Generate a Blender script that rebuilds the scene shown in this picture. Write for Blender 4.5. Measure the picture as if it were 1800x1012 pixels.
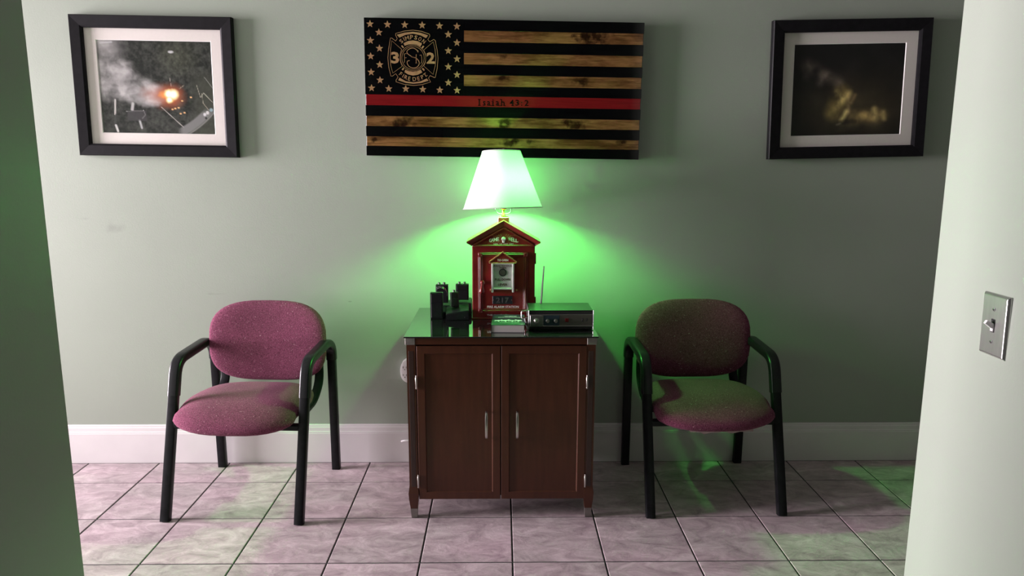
import bpy, bmesh, math, random
from mathutils import Vector, Matrix, noise

for o in list(bpy.data.objects):
    bpy.data.objects.remove(o)
SC = bpy.context.scene
COL = SC.collection
R = math.radians
PI = math.pi

# ------------------------------------------------------------------ camera
cam_d = bpy.data.cameras.new('camera')
cam = bpy.data.objects.new('camera', cam_d)
COL.objects.link(cam)
cam_d.sensor_fit = 'HORIZONTAL'
cam_d.sensor_width = 36.0
cam_d.lens = 1277.7 / 1800 * 36.0
cam_d.clip_start = 0.02
cam.matrix_world = Matrix(((0.99988, 0.0001, -0.01526, -0.0387),
                           (-0.01506, 0.17425, -0.98459, -3.0254),
                           (0.00253, 0.98470, 0.17425, 1.3057),
                           (0, 0, 0, 1)))
SC.camera = cam

# ------------------------------------------------------------------ world, daylight, exposure
world = bpy.data.worlds.new('sky')
SC.world = world
world.use_nodes = True
wb = world.node_tree.nodes['Background']
wb.inputs[0].default_value = (0.75, 0.85, 1.0, 1)
wb.inputs[1].default_value = 0.8

DOOR_X = -4.3          # glazed entrance at the left end of the corridor
sun_d = bpy.data.lights.new('door_daylight', 'AREA')
sun_d.shape = 'RECTANGLE'
sun_d.size = 1.25
sun_d.size_y = 1.80
sun_d.energy = 142
sun_d.spread = R(85)
sun_d.color = (1.0, 0.88, 0.955)
sun_o = bpy.data.objects.new('door_daylight', sun_d)
COL.objects.link(sun_o)
sun_o.location = (DOOR_X - 0.2, -0.80, 1.25)
sun_o.rotation_euler = (R(90), 0, R(-90))

VS = SC.view_settings
VS.view_transform = 'Standard'
VS.look = 'None'
VS.exposure = 0.0
VS.gamma = 1.0
VS.use_curve_mapping = False

# ------------------------------------------------------------------ materials
def new_mat(name):
    m = bpy.data.materials.new(name)
    m.use_nodes = True
    nt = m.node_tree
    return m, nt, nt.nodes['Principled BSDF']

def nd(nt, t, **kw):
    n = nt.nodes.new(t)
    for k, v in kw.items():
        if k.startswith('i_'):
            n.inputs[k[2:].replace('_', ' ')].default_value = v
        else:
            setattr(n, k, v)
    return n

def c4(c):
    return (c[0], c[1], c[2], 1)

def mat(name, col, rough=0.5, metal=0.0, var=0.12, scale=30, bump=0.0, bscale=None, coat=0.0,
        stretch=(1, 1, 1), spec=0.5, detail=4, coatr=0.05):
    m, nt, b = new_mat(name)
    tc = nd(nt, 'ShaderNodeTexCoord')
    mp = nd(nt, 'ShaderNodeMapping')
    mp.inputs['Scale'].default_value = stretch
    nt.links.new(tc.outputs['Object'], mp.inputs[0])
    nz = nd(nt, 'ShaderNodeTexNoise', i_Scale=scale, i_Detail=detail)
    nt.links.new(mp.outputs[0], nz.inputs['Vector'])
    rp = nd(nt, 'ShaderNodeValToRGB')
    rp.color_ramp.elements[0].position = 0.3
    rp.color_ramp.elements[1].position = 0.7
    rp.color_ramp.elements[0].color = c4([x * (1 - var) for x in col])
    rp.color_ramp.elements[1].color = c4([min(1, x * (1 + var)) for x in col])
    nt.links.new(nz.outputs['Fac'], rp.inputs[0])
    nt.links.new(rp.outputs[0], b.inputs['Base Color'])
    b.inputs['Roughness'].default_value = rough
    b.inputs['Metallic'].default_value = metal
    b.inputs['Specular IOR Level'].default_value = spec
    b.inputs['Coat Weight'].default_value = coat
    b.inputs['Coat Roughness'].default_value = coatr
    if bump:
        n2 = nz
        if bscale:
            n2 = nd(nt, 'ShaderNodeTexNoise', i_Scale=bscale, i_Detail=3)
            nt.links.new(mp.outputs[0], n2.inputs['Vector'])
        bp = nd(nt, 'ShaderNodeBump', i_Strength=bump, i_Distance=0.002)
        nt.links.new(n2.outputs['Fac'], bp.inputs['Height'])
        nt.links.new(bp.outputs[0], b.inputs['Normal'])
    return m

M = {}
M['wall'] = mat('sage_paint', (0.340, 0.382, 0.322), rough=0.42, var=0.025, scale=3, bump=0.12, bscale=160, spec=0.4)
def scuffs(m, marks):
    nt = m.node_tree
    b = nt.nodes['Principled BSDF']
    cur = b.inputs['Base Color'].links[0].from_socket
    tc = nd(nt, 'ShaderNodeTexCoord')
    nz = nd(nt, 'ShaderNodeTexNoise', i_Scale=28.0, i_Detail=4.0)
    nt.links.new(tc.outputs['Object'], nz.inputs['Vector'])
    for (x, z, rx_, rz_, k) in marks:
        sb = nd(nt, 'ShaderNodeVectorMath', operation='SUBTRACT')
        sb.inputs[1].default_value = (x, 0, z)
        nt.links.new(tc.outputs['Object'], sb.inputs[0])
        ml = nd(nt, 'ShaderNodeVectorMath', operation='MULTIPLY')
        ml.inputs[1].default_value = (1 / rx_, 1 / 0.02, 1 / rz_)
        nt.links.new(sb.outputs[0], ml.inputs[0])
        ln = nd(nt, 'ShaderNodeVectorMath', operation='LENGTH')
        nt.links.new(ml.outputs[0], ln.inputs[0])
        ad = nd(nt, 'ShaderNodeMath', operation='MULTIPLY_ADD')
        ad.inputs[1].default_value = 2.0
        nt.links.new(nz.outputs['Fac'], ad.inputs[0])
        nt.links.new(ln.outputs['Value'], ad.inputs[2])
        mr = nd(nt, 'ShaderNodeMapRange')
        mr.inputs['From Min'].default_value = 0.9
        mr.inputs['From Max'].default_value = 1.9
        mr.inputs['To Min'].default_value = k
        mr.inputs['To Max'].default_value = 0.0
        nt.links.new(ad.outputs[0], mr.inputs['Value'])
        mk = nd(nt, 'ShaderNodeMixRGB')
        mk.inputs[2].default_value = (0.16, 0.17, 0.15, 1)
        nt.links.new(mr.outputs[0], mk.inputs[0])
        nt.links.new(cur, mk.inputs[1])
        cur = mk.outputs[0]
    nt.links.new(cur, b.inputs['Base Color'])
scuffs(M['wall'], [(-1.635, 1.025, 0.055, 0.030, 0.30), (-1.75, 1.06, 0.04, 0.008, 0.25), (-0.676, 0.712, 0.012, 0.005, 0.9), (-1.24, 0.745, 0.05, 0.006, 0.35)])
M['ceiling'] = mat('ceiling_paint', (0.32, 0.32, 0.31), rough=0.9, var=0.03)
M['base'] = mat('baseboard_paint', (0.74, 0.71, 0.71), rough=0.35, var=0.03, scale=8)
M['grout'] = mat('dark_grout', (0.035, 0.04, 0.038), rough=0.9, var=0.3, scale=60)
M['black_frame'] = mat('black_frame', (0.009, 0.0085, 0.010), rough=0.5, var=0.2, scale=50, spec=0.12)
M['frame_edge'] = mat('black_frame_edge', (0.03, 0.03, 0.034), rough=0.3, var=0.1)
M['mat_board'] = mat('mat_board', (0.72, 0.67, 0.63), rough=0.9, var=0.02, scale=120)
M['mat_bevel'] = mat('mat_bevel', (0.85, 0.83, 0.80), rough=0.8, var=0.02)
M['flag_black'] = mat('flag_black', (0.0025, 0.0025, 0.003), rough=0.5, var=0.4, scale=30, stretch=(0.3, 1, 6), coat=0.8, coatr=0.03, spec=0.0)
M['flag_red'] = mat('flag_red', (0.165, 0.008, 0.010), rough=0.5, var=0.18, scale=25, stretch=(0.3, 1, 6), coat=0.8, coatr=0.03, spec=0.0)
M['flag_tan'] = mat('flag_tan', (0.33, 0.195, 0.10), rough=0.5, var=0.15, scale=60, coat=0.8, coatr=0.03, spec=0.0)
M['flag_side'] = mat('flag_side', (0.05, 0.05, 0.055), rough=0.25, var=0.2, coat=1.0)
M['cherry'] = mat('cherry_wood', (0.064, 0.0195, 0.009), rough=0.38, var=0.16, scale=14, stretch=(4, 4, 0.4), bump=0.02, bscale=60, coat=0.12, coatr=0.2, spec=0.3)
M['cherry_rail'] = mat('cherry_rail', (0.064, 0.0195, 0.009), rough=0.38, var=0.16, scale=14, stretch=(0.4, 4, 4), bump=0.02, bscale=60, coat=0.12, coatr=0.2, spec=0.3)
M['inlay'] = mat('dark_inlay', (0.030, 0.012, 0.009), rough=0.4, var=0.3, scale=20, stretch=(4, 4, 0.5))
M['nickel'] = mat('brushed_nickel', (0.50, 0.48, 0.45), rough=0.32, metal=1.0, var=0.08, scale=90, stretch=(1, 1, 8))
M['pewter'] = mat('pewter_cap', (0.21, 0.195, 0.18), rough=0.5, metal=0.6, var=0.15, scale=50)
M['chrome'] = mat('chrome', (0.55, 0.55, 0.56), rough=0.26, metal=1.0, var=0.05)
M['steel'] = mat('stainless_plate', (0.62, 0.62, 0.60), rough=0.34, metal=1.0, var=0.06, scale=120, stretch=(1, 1, 0.1))
M['chair_black'] = mat('black_enamel', (0.009, 0.009, 0.0105), rough=0.30, var=0.3, scale=40, spec=0.16)
M['arm_black'] = mat('black_arm_plastic', (0.010, 0.010, 0.012), rough=0.28, spec=0.3, var=0.2, scale=300, bump=0.1)
M['red_paint'] = mat('red_enamel', (0.15, 0.011, 0.011), rough=0.36, var=0.2, scale=22, coat=0.3, coatr=0.12, spec=0.3)
M['red_dark'] = mat('red_trim', (0.13, 0.010, 0.010), rough=0.34, var=0.25, scale=60, coat=0.2)
M['gold_wear'] = mat('worn_gold_edge', (0.40, 0.17, 0.08), rough=0.4, metal=0.3, var=0.4, scale=80)
M['silver_paint'] = mat('silver_paint', (0.56, 0.57, 0.54), rough=0.4, metal=0.15, var=0.12, scale=60)
M['panel_grey'] = mat('pull_panel_grey', (0.42, 0.44, 0.41), rough=0.45, metal=0.1, var=0.12, scale=60)
M['letter_white'] = mat('white_lettering', (0.74, 0.72, 0.68), rough=0.5, var=0.08)
M['letter_red'] = mat('red_lettering', (0.05, 0.010, 0.010), rough=0.5, var=0.2)
M['letter_black'] = mat('black_lettering', (0.012, 0.010, 0.010), rough=0.4, var=0.1)
M['letter_grey'] = mat('dark_grey_lettering', (0.07, 0.06, 0.06), rough=0.45, var=0.2)
M['plate_black'] = mat('black_plate', (0.010, 0.012, 0.015), rough=0.35, var=0.2)
M['brass'] = mat('brass', (0.62, 0.40, 0.14), rough=0.22, metal=1.0, var=0.1)
M['radio_black'] = mat('radio_black', (0.010, 0.010, 0.012), rough=0.40, spec=0.25, var=0.25, scale=300, bump=0.06)
M['radio_grey'] = mat('radio_grey', (0.05, 0.05, 0.055), rough=0.4, var=0.2)
M['set_top'] = mat('set_top_vinyl', (0.022, 0.022, 0.022), rough=0.38, var=0.25, scale=20, bump=0.1, bscale=400)
M['set_panel'] = mat('set_panel', (0.20, 0.18, 0.165), rough=0.35, metal=0.85, var=0.1, scale=80, stretch=(1, 1, 10))
M['set_blue'] = mat('set_blue', (0.035, 0.060, 0.075), rough=0.3, metal=0.3, var=0.1)
M['red_lens'] = mat('red_lens', (0.10, 0.010, 0.010), rough=0.2, var=0.1)
M['paper'] = mat('page_edges', (0.50, 0.46, 0.45), rough=0.9, var=0.12, scale=20, stretch=(0.3, 1, 40), bump=0.3)
M['cover'] = mat('book_cover', (0.026, 0.040, 0.043), rough=0.45, var=0.4, scale=18, spec=0.2)
M['cover_white'] = mat('cover_white', (0.70, 0.74, 0.72), rough=0.3, var=0.1)
M['white_plastic'] = mat('white_plastic', (0.80, 0.78, 0.78), rough=0.35, var=0.03)
M['slot'] = mat('dark_slot', (0.01, 0.01, 0.01), rough=0.6, var=0.1)
M['dark_glass'] = mat('dark_tabletop_glass', (0.010, 0.012, 0.011), rough=0.03, var=0.05, spec=0.95, coat=1.0, coatr=0.01)
M['lining'] = mat('pale_lining', (0.45, 0.33, 0.33), rough=0.9, var=0.15)

def fabric():
    m, nt, b = new_mat('mauve_tweed')
    tc = nd(nt, 'ShaderNodeTexCoord')
    v = nd(nt, 'ShaderNodeTexVoronoi', i_Scale=420.0)
    n1 = nd(nt, 'ShaderNodeTexNoise', i_Scale=9.0, i_Detail=3.0)
    n2 = nd(nt, 'ShaderNodeTexNoise', i_Scale=330.0, i_Detail=2.0)
    for n in (v, n1, n2):
        nt.links.new(tc.outputs['Object'], n.inputs['Vector'])
    r1 = nd(nt, 'ShaderNodeValToRGB')
    r1.color_ramp.elements[0].position = 0.32
    r1.color_ramp.elements[0].color = (0.080, 0.018, 0.036, 1)
    r1.color_ramp.elements[1].position = 0.68
    r1.color_ramp.elements[1].color = (0.235, 0.068, 0.122, 1)
    nt.links.new(n2.outputs['Fac'], r1.inputs[0])
    mx = nd(nt, 'ShaderNodeMixRGB', blend_type='MULTIPLY')
    mx.inputs[0].default_value = 1
    r2 = nd(nt, 'ShaderNodeValToRGB')
    r2.color_ramp.elements[0].position = 0.3
    r2.color_ramp.elements[0].color = (0.86, 0.86, 0.84, 1)
    r2.color_ramp.elements[1].position = 0.7
    r2.color_ramp.elements[1].color = (1.08, 1.05, 1.05, 1)
    nt.links.new(n1.outputs['Fac'], r2.inputs[0])
    nt.links.new(r1.outputs[0], mx.inputs[1])
    nt.links.new(r2.outputs[0], mx.inputs[2])
    r3 = nd(nt, 'ShaderNodeValToRGB')        # pale flecks in the weave
    r3.color_ramp.elements[0].position = 0.70
    r3.color_ramp.elements[0].color = (0, 0, 0, 1)
    r3.color_ramp.elements[1].position = 0.76
    r3.color_ramp.elements[1].color = (1, 1, 1, 1)
    n3 = nd(nt, 'ShaderNodeTexNoise', i_Scale=210.0, i_Detail=1.0)
    nt.links.new(tc.outputs['Object'], n3.inputs['Vector'])
    nt.links.new(n3.outputs['Fac'], r3.inputs[0])
    m2 = nd(nt, 'ShaderNodeMixRGB')
    m2.inputs[2].default_value = (0.40, 0.24, 0.27, 1)
    nt.links.new(r3.outputs[0], m2.inputs[0])
    nt.links.new(mx.outputs[0], m2.inputs[1])
    nt.links.new(m2.outputs[0], b.inputs['Base Color'])
    bp = nd(nt, 'ShaderNodeBump', i_Strength=0.55, i_Distance=0.0015)
    nt.links.new(n2.outputs['Fac'], bp.inputs['Height'])
    nt.links.new(bp.outputs[0], b.inputs['Normal'])
    b.inputs['Roughness'].default_value = 0.95
    b.inputs['Specular IOR Level'].default_value = 0.15
    b.inputs['Sheen Weight'].default_value = 0.12
    b.inputs['Sheen Tint'].default_value = (0.8, 0.5, 0.6, 1)
    return m
M['fabric'] = fabric()

def tile_mat():
    m, nt, b = new_mat('slate_look_tile')
    tc = nd(nt, 'ShaderNodeTexCoord')
    oi = nd(nt, 'ShaderNodeObjectInfo')
    ml = nd(nt, 'ShaderNodeMath', operation='MULTIPLY')
    ml.inputs[1].default_value = 37.0
    nt.links.new(oi.outputs['Random'], ml.inputs[0])
    cb = nd(nt, 'ShaderNodeCombineXYZ')
    for k in range(3):
        nt.links.new(ml.outputs[0], cb.inputs[k])
    ad = nd(nt, 'ShaderNodeVectorMath', operation='ADD')
    nt.links.new(tc.outputs['Object'], ad.inputs[0])
    nt.links.new(cb.outputs[0], ad.inputs[1])
    mp = nd(nt, 'ShaderNodeMapping')
    mp.inputs['Scale'].default_value = (0.7, 1.25, 1)
    mp.inputs['Rotation'].default_value = (0, 0, 0.5)
    nt.links.new(ad.outputs[0], mp.inputs[0])
    n1 = nd(nt, 'ShaderNodeTexNoise', i_Scale=13.0, i_Detail=11.0, i_Roughness=0.74, i_Distortion=0.9)
    n2 = nd(nt, 'ShaderNodeTexNoise', i_Scale=4.0, i_Detail=3.0)
    n3 = nd(nt, 'ShaderNodeTexNoise', i_Scale=22.0, i_Detail=9.0, i_Roughness=0.72, i_Distortion=1.4)
    for n in (n1, n2, n3):
        nt.links.new(mp.outputs[0], n.inputs['Vector'])
    r = nd(nt, 'ShaderNodeValToRGB')
    e = r.color_ramp.elements
    e[0].position = 0.36
    e[0].color = (0.33, 0.26, 0.28, 1)
    e[1].position = 0.65
    e[1].color = (0.66, 0.56, 0.58, 1)
    k = e.new(0.5)
    k.color = (0.49, 0.40, 0.42, 1)
    nt.links.new(n1.outputs['Fac'], r.inputs[0])
    r2 = nd(nt, 'ShaderNodeValToRGB')
    r2.color_ramp.elements[0].position = 0.35
    r2.color_ramp.elements[0].color = (0.90, 0.93, 0.90, 1)
    r2.color_ramp.elements[1].position = 0.65
    r2.color_ramp.elements[1].color = (1.06, 1.0, 1.03, 1)
    nt.links.new(n2.outputs['Fac'], r2.inputs[0])
    mx = nd(nt, 'ShaderNodeMixRGB', blend_type='MULTIPLY')
    mx.inputs[0].default_value = 1
    nt.links.new(r.outputs[0], mx.inputs[1])
    nt.links.new(r2.outputs[0], mx.inputs[2])
    nt.links.new(mx.outputs[0], b.inputs['Base Color'])
    bp = nd(nt, 'ShaderNodeBump', i_Strength=0.5, i_Distance=0.003)
    nt.links.new(n3.outputs['Fac'], bp.inputs['Height'])
    nt.links.new(bp.outputs[0], b.inputs['Normal'])
    b.inputs['Roughness'].default_value = 0.42
    b.inputs['Specular IOR Level'].default_value = 0.45
    return m
M['tile'] = tile_mat()

def shade_mat():
    m, nt, b = new_mat('lampshade_fabric')
    out = nt.nodes['Material Output']
    tr = nd(nt, 'ShaderNodeBsdfTranslucent')
    df = nd(nt, 'ShaderNodeBsdfDiffuse')
    tc = nd(nt, 'ShaderNodeTexCoord')
    nz = nd(nt, 'ShaderNodeTexNoise', i_Scale=180.0)
    nt.links.new(tc.outputs['Object'], nz.inputs['Vector'])
    r = nd(nt, 'ShaderNodeValToRGB')
    r.color_ramp.elements[0].color = (0.56, 0.56, 0.54, 1)
    r.color_ramp.elements[1].color = (0.62, 0.62, 0.60, 1)
    nt.links.new(nz.outputs['Fac'], r.inputs[0])
    nt.links.new(r.outputs[0], tr.inputs[0])
    nt.links.new(r.outputs[0], df.inputs[0])
    mx = nd(nt, 'ShaderNodeMixShader')
    mx.inputs[0].default_value = 0.88
    nt.links.new(tr.outputs[0], mx.inputs[1])
    nt.links.new(df.outputs[0], mx.inputs[2])
    nt.links.new(mx.outputs[0], out.inputs[0])
    return m
M['shade'] = shade_mat()

BULB = 1380.0
def bulb_mat():
    m, nt, b = new_mat('green_bulb')
    b.inputs['Base Color'].default_value = (0.1, 0.6, 0.1, 1)
    b.inputs['Emission Color'].default_value = (0.095, 1.0, 0.12, 1)
    b.inputs['Emission Strength'].default_value = BULB
    return m
M['bulb'] = bulb_mat()

def glass_mat():
    m, nt, b = new_mat('picture_glass')
    out = nt.nodes['Material Output']
    tr = nd(nt, 'ShaderNodeBsdfTransparent')
    gl = nd(nt, 'ShaderNodeBsdfGlossy', i_Roughness=0.03)
    mx = nd(nt, 'ShaderNodeMixShader')
    mx.inputs[0].default_value = 0.02
    nt.links.new(tr.outputs[0], mx.inputs[1])
    nt.links.new(gl.outputs[0], mx.inputs[2])
    nt.links.new(mx.outputs[0], out.inputs[0])
    return m
M['glass'] = glass_mat()

def print_mat(name):
    m, nt, b = new_mat(name)
    a = nd(nt, 'ShaderNodeVertexColor', layer_name='print')
    nt.links.new(a.outputs[0], b.inputs['Base Color'])
    b.inputs['Roughness'].default_value = 0.6
    b.inputs['Specular IOR Level'].default_value = 0.08
    return m
M['print'] = print_mat('photo_print')

# flag wood with knots at the places they have on the boards
FLAG_W, FLAG_H = 1.10, 0.53
def fz(px, py):
    """place on the flag face (x, z from its middle) of a mark measured on the enlarged photograph"""
    t = s = 0.5
    for _ in range(4):
        xl = 32 + 20 * s
        xr = 1750 - 52 * s
        t = (px - xl) / (xr - xl)
        yt, yb = 38 + 30 * t, 878 + 22 * t
        s = (py - yt) / (yb - yt)
    return (-FLAG_W / 2 + FLAG_W * t, FLAG_H / 2 - FLAG_H * s)

def pine():
    m, nt, b = new_mat('burnt_pine')
    tc = nd(nt, 'ShaderNodeTexCoord')
    mp = nd(nt, 'ShaderNodeMapping')
    mp.inputs['Scale'].default_value = (1.0, 1, 14)
    nt.links.new(tc.outputs['Object'], mp.inputs[0])
    n1 = nd(nt, 'ShaderNodeTexNoise', i_Scale=9.0, i_Detail=7.0, i_Roughness=0.65, i_Distortion=0.6)
    nt.links.new(mp.outputs[0], n1.inputs['Vector'])
    r = nd(nt, 'ShaderNodeValToRGB')
    e = r.color_ramp.elements
    e[0].position = 0.25
    e[0].color = (0.075, 0.034, 0.010, 1)
    e[1].position = 0.72
    e[1].color = (0.30, 0.150, 0.058, 1)
    nt.links.new(n1.outputs['Fac'], r.inputs[0])
    # scorched blotches
    mp2 = nd(nt, 'ShaderNodeMapping')
    mp2.inputs['Scale'].default_value = (1, 1, 4)
    nt.links.new(tc.outputs['Object'], mp2.inputs[0])
    n2 = nd(nt, 'ShaderNodeTexNoise', i_Scale=8.0, i_Detail=5.0, i_Roughness=0.6)
    nt.links.new(mp2.outputs[0], n2.inputs['Vector'])
    r2 = nd(nt, 'ShaderNodeValToRGB')
    r2.color_ramp.elements[0].position = 0.36
    r2.color_ramp.elements[0].color = (0.34, 0.28, 0.24, 1)
    r2.color_ramp.elements[1].position = 0.56
    r2.color_ramp.elements[1].color = (1, 1, 1, 1)
    nt.links.new(n2.outputs['Fac'], r2.inputs[0])
    mx = nd(nt, 'ShaderNodeMixRGB', blend_type='MULTIPLY')
    mx.inputs[0].default_value = 0.8
    nt.links.new(r.outputs[0], mx.inputs[1])
    nt.links.new(r2.outputs[0], mx.inputs[2])
    cur = mx.outputs[0]
    n3 = nd(nt, 'ShaderNodeTexNoise', i_Scale=45.0, i_Detail=4.0)
    nt.links.new(tc.outputs['Object'], n3.inputs['Vector'])
    knots = [(1395, 160, 40), (1440, 150, 60), (1498, 182, 22), (880, 268, 18), (872, 400, 24), (1352, 420, 30),
             (270, 665, 45), (235, 685, 22), (895, 668, 30), (1265, 668, 20), (1320, 690, 30), (915, 792, 34), (945, 780, 20),
             (105, 780, 18), (880, 700, 18), (1600, 790, 20), (1040, 790, 14)]
    for kx, ky, kr in knots:
        x, z = fz(kx, ky)
        k = FLAG_W / 1690.0
        sb = nd(nt, 'ShaderNodeVectorMath', operation='SUBTRACT')
        sb.inputs[1].default_value = (x, 0, z)
        nt.links.new(tc.outputs['Object'], sb.inputs[0])
        sm = nd(nt, 'ShaderNodeVectorMath', operation='MULTIPLY')
        sm.inputs[1].default_value = (0.62 / (kr * k), 0, 1.15 / (kr * k))
        nt.links.new(sb.outputs[0], sm.inputs[0])
        ln = nd(nt, 'ShaderNodeVectorMath', operation='LENGTH')
        nt.links.new(sm.outputs[0], ln.inputs[0])
        a1 = nd(nt, 'ShaderNodeMath', operation='MULTIPLY_ADD')
        a1.inputs[1].default_value = 3.0
        a1.inputs[2].default_value = -1.4
        nt.links.new(n3.outputs['Fac'], a1.inputs[0])
        a2 = nd(nt, 'ShaderNodeMath', operation='ADD')
        nt.links.new(ln.outputs['Value'], a2.inputs[0])
        nt.links.new(a1.outputs[0], a2.inputs[1])
        mr = nd(nt, 'ShaderNodeMapRange')
        mr.inputs['From Min'].default_value = 0.35
        mr.inputs['From Max'].default_value = 1.30
        mr.inputs['To Min'].default_value = 0.9
        mr.inputs['To Max'].default_value = 0.0
        nt.links.new(a2.outputs[0], mr.inputs['Value'])
        mk = nd(nt, 'ShaderNodeMixRGB')
        mk.inputs[2].default_value = (0.014, 0.006, 0.003, 1)
        nt.links.new(mr.outputs[0], mk.inputs[0])
        nt.links.new(cur, mk.inputs[1])
        cur = mk.outputs[0]
    nt.links.new(cur, b.inputs['Base Color'])
    b.inputs['Roughness'].default_value = 0.5
    b.inputs['Specular IOR Level'].default_value = 0.0
    b.inputs['Coat Weight'].default_value = 0.8
    b.inputs['Coat Roughness'].default_value = 0.03
    return m
M['pine'] = pine()

# ------------------------------------------------------------------ mesh helpers
def obj(name, bm, m, parent=None, smooth=False, shared=None):
    if shared is None:
        me = bpy.data.meshes.new(name)
        bmesh.ops.recalc_face_normals(bm, faces=bm.faces[:])
        bm.to_mesh(me)
        bm.free()
        if smooth:
            for p in me.polygons:
                p.use_smooth = True
            if smooth != 'all':
                try:
                    me.set_sharp_from_angle(angle=R(38))
                except Exception:
                    pass
        me.materials.append(M[m] if isinstance(m, str) else m)
    else:
        me = shared
    o = bpy.data.objects.new(name, me)
    COL.objects.link(o)
    if parent is not None:
        o.parent = parent
    return o

def thing(name, label, cat, loc=(0, 0, 0), rot=(0, 0, 0), group=None):
    o = bpy.data.objects.new(name, None)
    o.empty_display_size = 0.05
    COL.objects.link(o)
    o.location = loc
    o.rotation_euler = rot
    tag(o, label, cat, group)
    return o

def tag(o, label, cat, group=None):
    o['label'] = label
    o['category'] = cat
    if group:
        o['group'] = group
    return o

def struct(o):
    o['kind'] = 'structure'
    return o

def add_box(bm, x0, x1, y0, y1, z0, z1, bev=0.0, seg=1, mtx=None):
    r = bmesh.ops.create_cube(bm, size=1)
    vs = r['verts']
    for v in vs:
        v.co = Vector(((x0 + x1) / 2 + v.co.x * (x1 - x0), (y0 + y1) / 2 + v.co.y * (y1 - y0), (z0 + z1) / 2 + v.co.z * (z1 - z0)))
    if bev > 0:
        es = list({e for v in vs for e in v.link_edges})
        rr = bmesh.ops.bevel(bm, geom=es, offset=bev, segments=seg, affect='EDGES', profile=0.5)
        vs = list({v for f in rr['faces'] for v in f.verts} | {v for v in vs if v.is_valid})
    if mtx is not None:
        bmesh.ops.transform(bm, matrix=mtx, verts=vs)
    return vs

def box(x0, x1, y0, y1, z0, z1, bev=0.0, seg=1, mtx=None):
    bm = bmesh.new()
    add_box(bm, x0, x1, y0, y1, z0, z1, bev, seg, mtx)
    return bm

def add_prism_xz(bm, pts, y0, y1):
    """polygon in the x-z plane extruded along y"""
    a = [bm.verts.new((x, y0, z)) for x, z in pts]
    b = [bm.verts.new((x, y1, z)) for x, z in pts]
    n = len(pts)
    bm.faces.new(a)
    bm.faces.new(b[::-1])
    for i in range(n):
        bm.faces.new((a[i], b[i], b[(i + 1) % n], a[(i + 1) % n]))
    return a + b

def prism_xz(pts, y0, y1):
    bm = bmesh.new()
    add_prism_xz(bm, pts, y0, y1)
    return bm

def add_prism_yz(bm, pts, x0, x1):
    a = [bm.verts.new((x0, y, z)) for y, z in pts]
    b = [bm.verts.new((x1, y, z)) for y, z in pts]
    n = len(pts)
    bm.faces.new(a)
    bm.faces.new(b[::-1])
    for i in range(n):
        bm.faces.new((a[i], b[i], b[(i + 1) % n], a[(i + 1) % n]))

def add_lathe(bm, prof, seg=24, c=(0, 0, 0), axis='z'):
    """profile of (radius, height)"""
    rings = []
    for r, h in prof:
        ring = []
        for k in range(seg):
            t = 2 * PI * k / seg
            if axis == 'z':
                p = (c[0] + r * math.cos(t), c[1] + r * math.sin(t), c[2] + h)
            elif axis == 'y':
                p = (c[0] + r * math.cos(t), c[1] + h, c[2] + r * math.sin(t))
            else:
                p = (c[0] + h, c[1] + r * math.cos(t), c[2] + r * math.sin(t))
            ring.append(bm.verts.new(p))
        rings.append(ring)
    for i in range(len(rings) - 1):
        for k in range(seg):
            bm.faces.new((rings[i][k], rings[i][(k + 1) % seg], rings[i + 1][(k + 1) % seg], rings[i + 1][k]))
    if prof[0][0] > 1e-6:
        bm.faces.new(rings[0])
    if prof[-1][0] > 1e-6:
        bm.faces.new(rings[-1])
    bmesh.ops.remove_doubles(bm, verts=[v for r in rings for v in r], dist=1e-6)

def lathe(prof, seg=24, c=(0, 0, 0), axis='z'):
    bm = bmesh.new()
    add_lathe(bm, prof, seg, c, axis)
    return bm

def catmull(pts, n=6):
    P = [Vector(p) for p in pts]
    out = []
    for i in range(len(P) - 1):
        p0 = P[i - 1] if i > 0 else P[0]
        p1, p2 = P[i], P[i + 1]
        p3 = P[i + 2] if i + 2 < len(P) else P[-1]
        for k in range(n):
            t = k / n
            out.append(0.5 * ((2 * p1) + (p2 - p0) * t + (2 * p0 - 5 * p1 + 4 * p2 - p3) * t * t + (3 * p1 - p0 - 3 * p2 + p3) * t ** 3))
    out.append(P[-1])
    return out

def rounded(pts, rad, n=5):
    """polyline with its inner corners rounded"""
    P = [Vector(p) for p in pts]
    out = [P[0]]
    for i in range(1, len(P) - 1):
        a, b, c = P[i - 1], P[i], P[i + 1]
        r = rad if not isinstance(rad, (list, tuple)) else rad[i - 1]
        d1 = (a - b).normalized()
        d2 = (c - b).normalized()
        r1 = min(r, (a - b).length * 0.49, (c - b).length * 0.49)
        s, e = b + d1 * r1, b + d2 * r1
        for k in range(n + 1):
            t = k / n
            out.append(s * (1 - t) ** 2 + b * 2 * t * (1 - t) + e * t * t)
    out.append(P[-1])
    return out

def sect_rr(w, h, r, n=3):
    pts = []
    for cx, cy, a0 in ((w / 2 - r, h / 2 - r, 0), (-w / 2 + r, h / 2 - r, 90), (-w / 2 + r, -h / 2 + r, 180), (w / 2 - r, -h / 2 + r, 270)):
        for k in range(n + 1):
            t = R(a0 + 90 * k / n)
            pts.append((cx + r * math.cos(t), cy + r * math.sin(t)))
    return pts

def sect_c(r, n=10):
    return [(r * math.cos(2 * PI * k / n), r * math.sin(2 * PI * k / n)) for k in range(n)]

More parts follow.
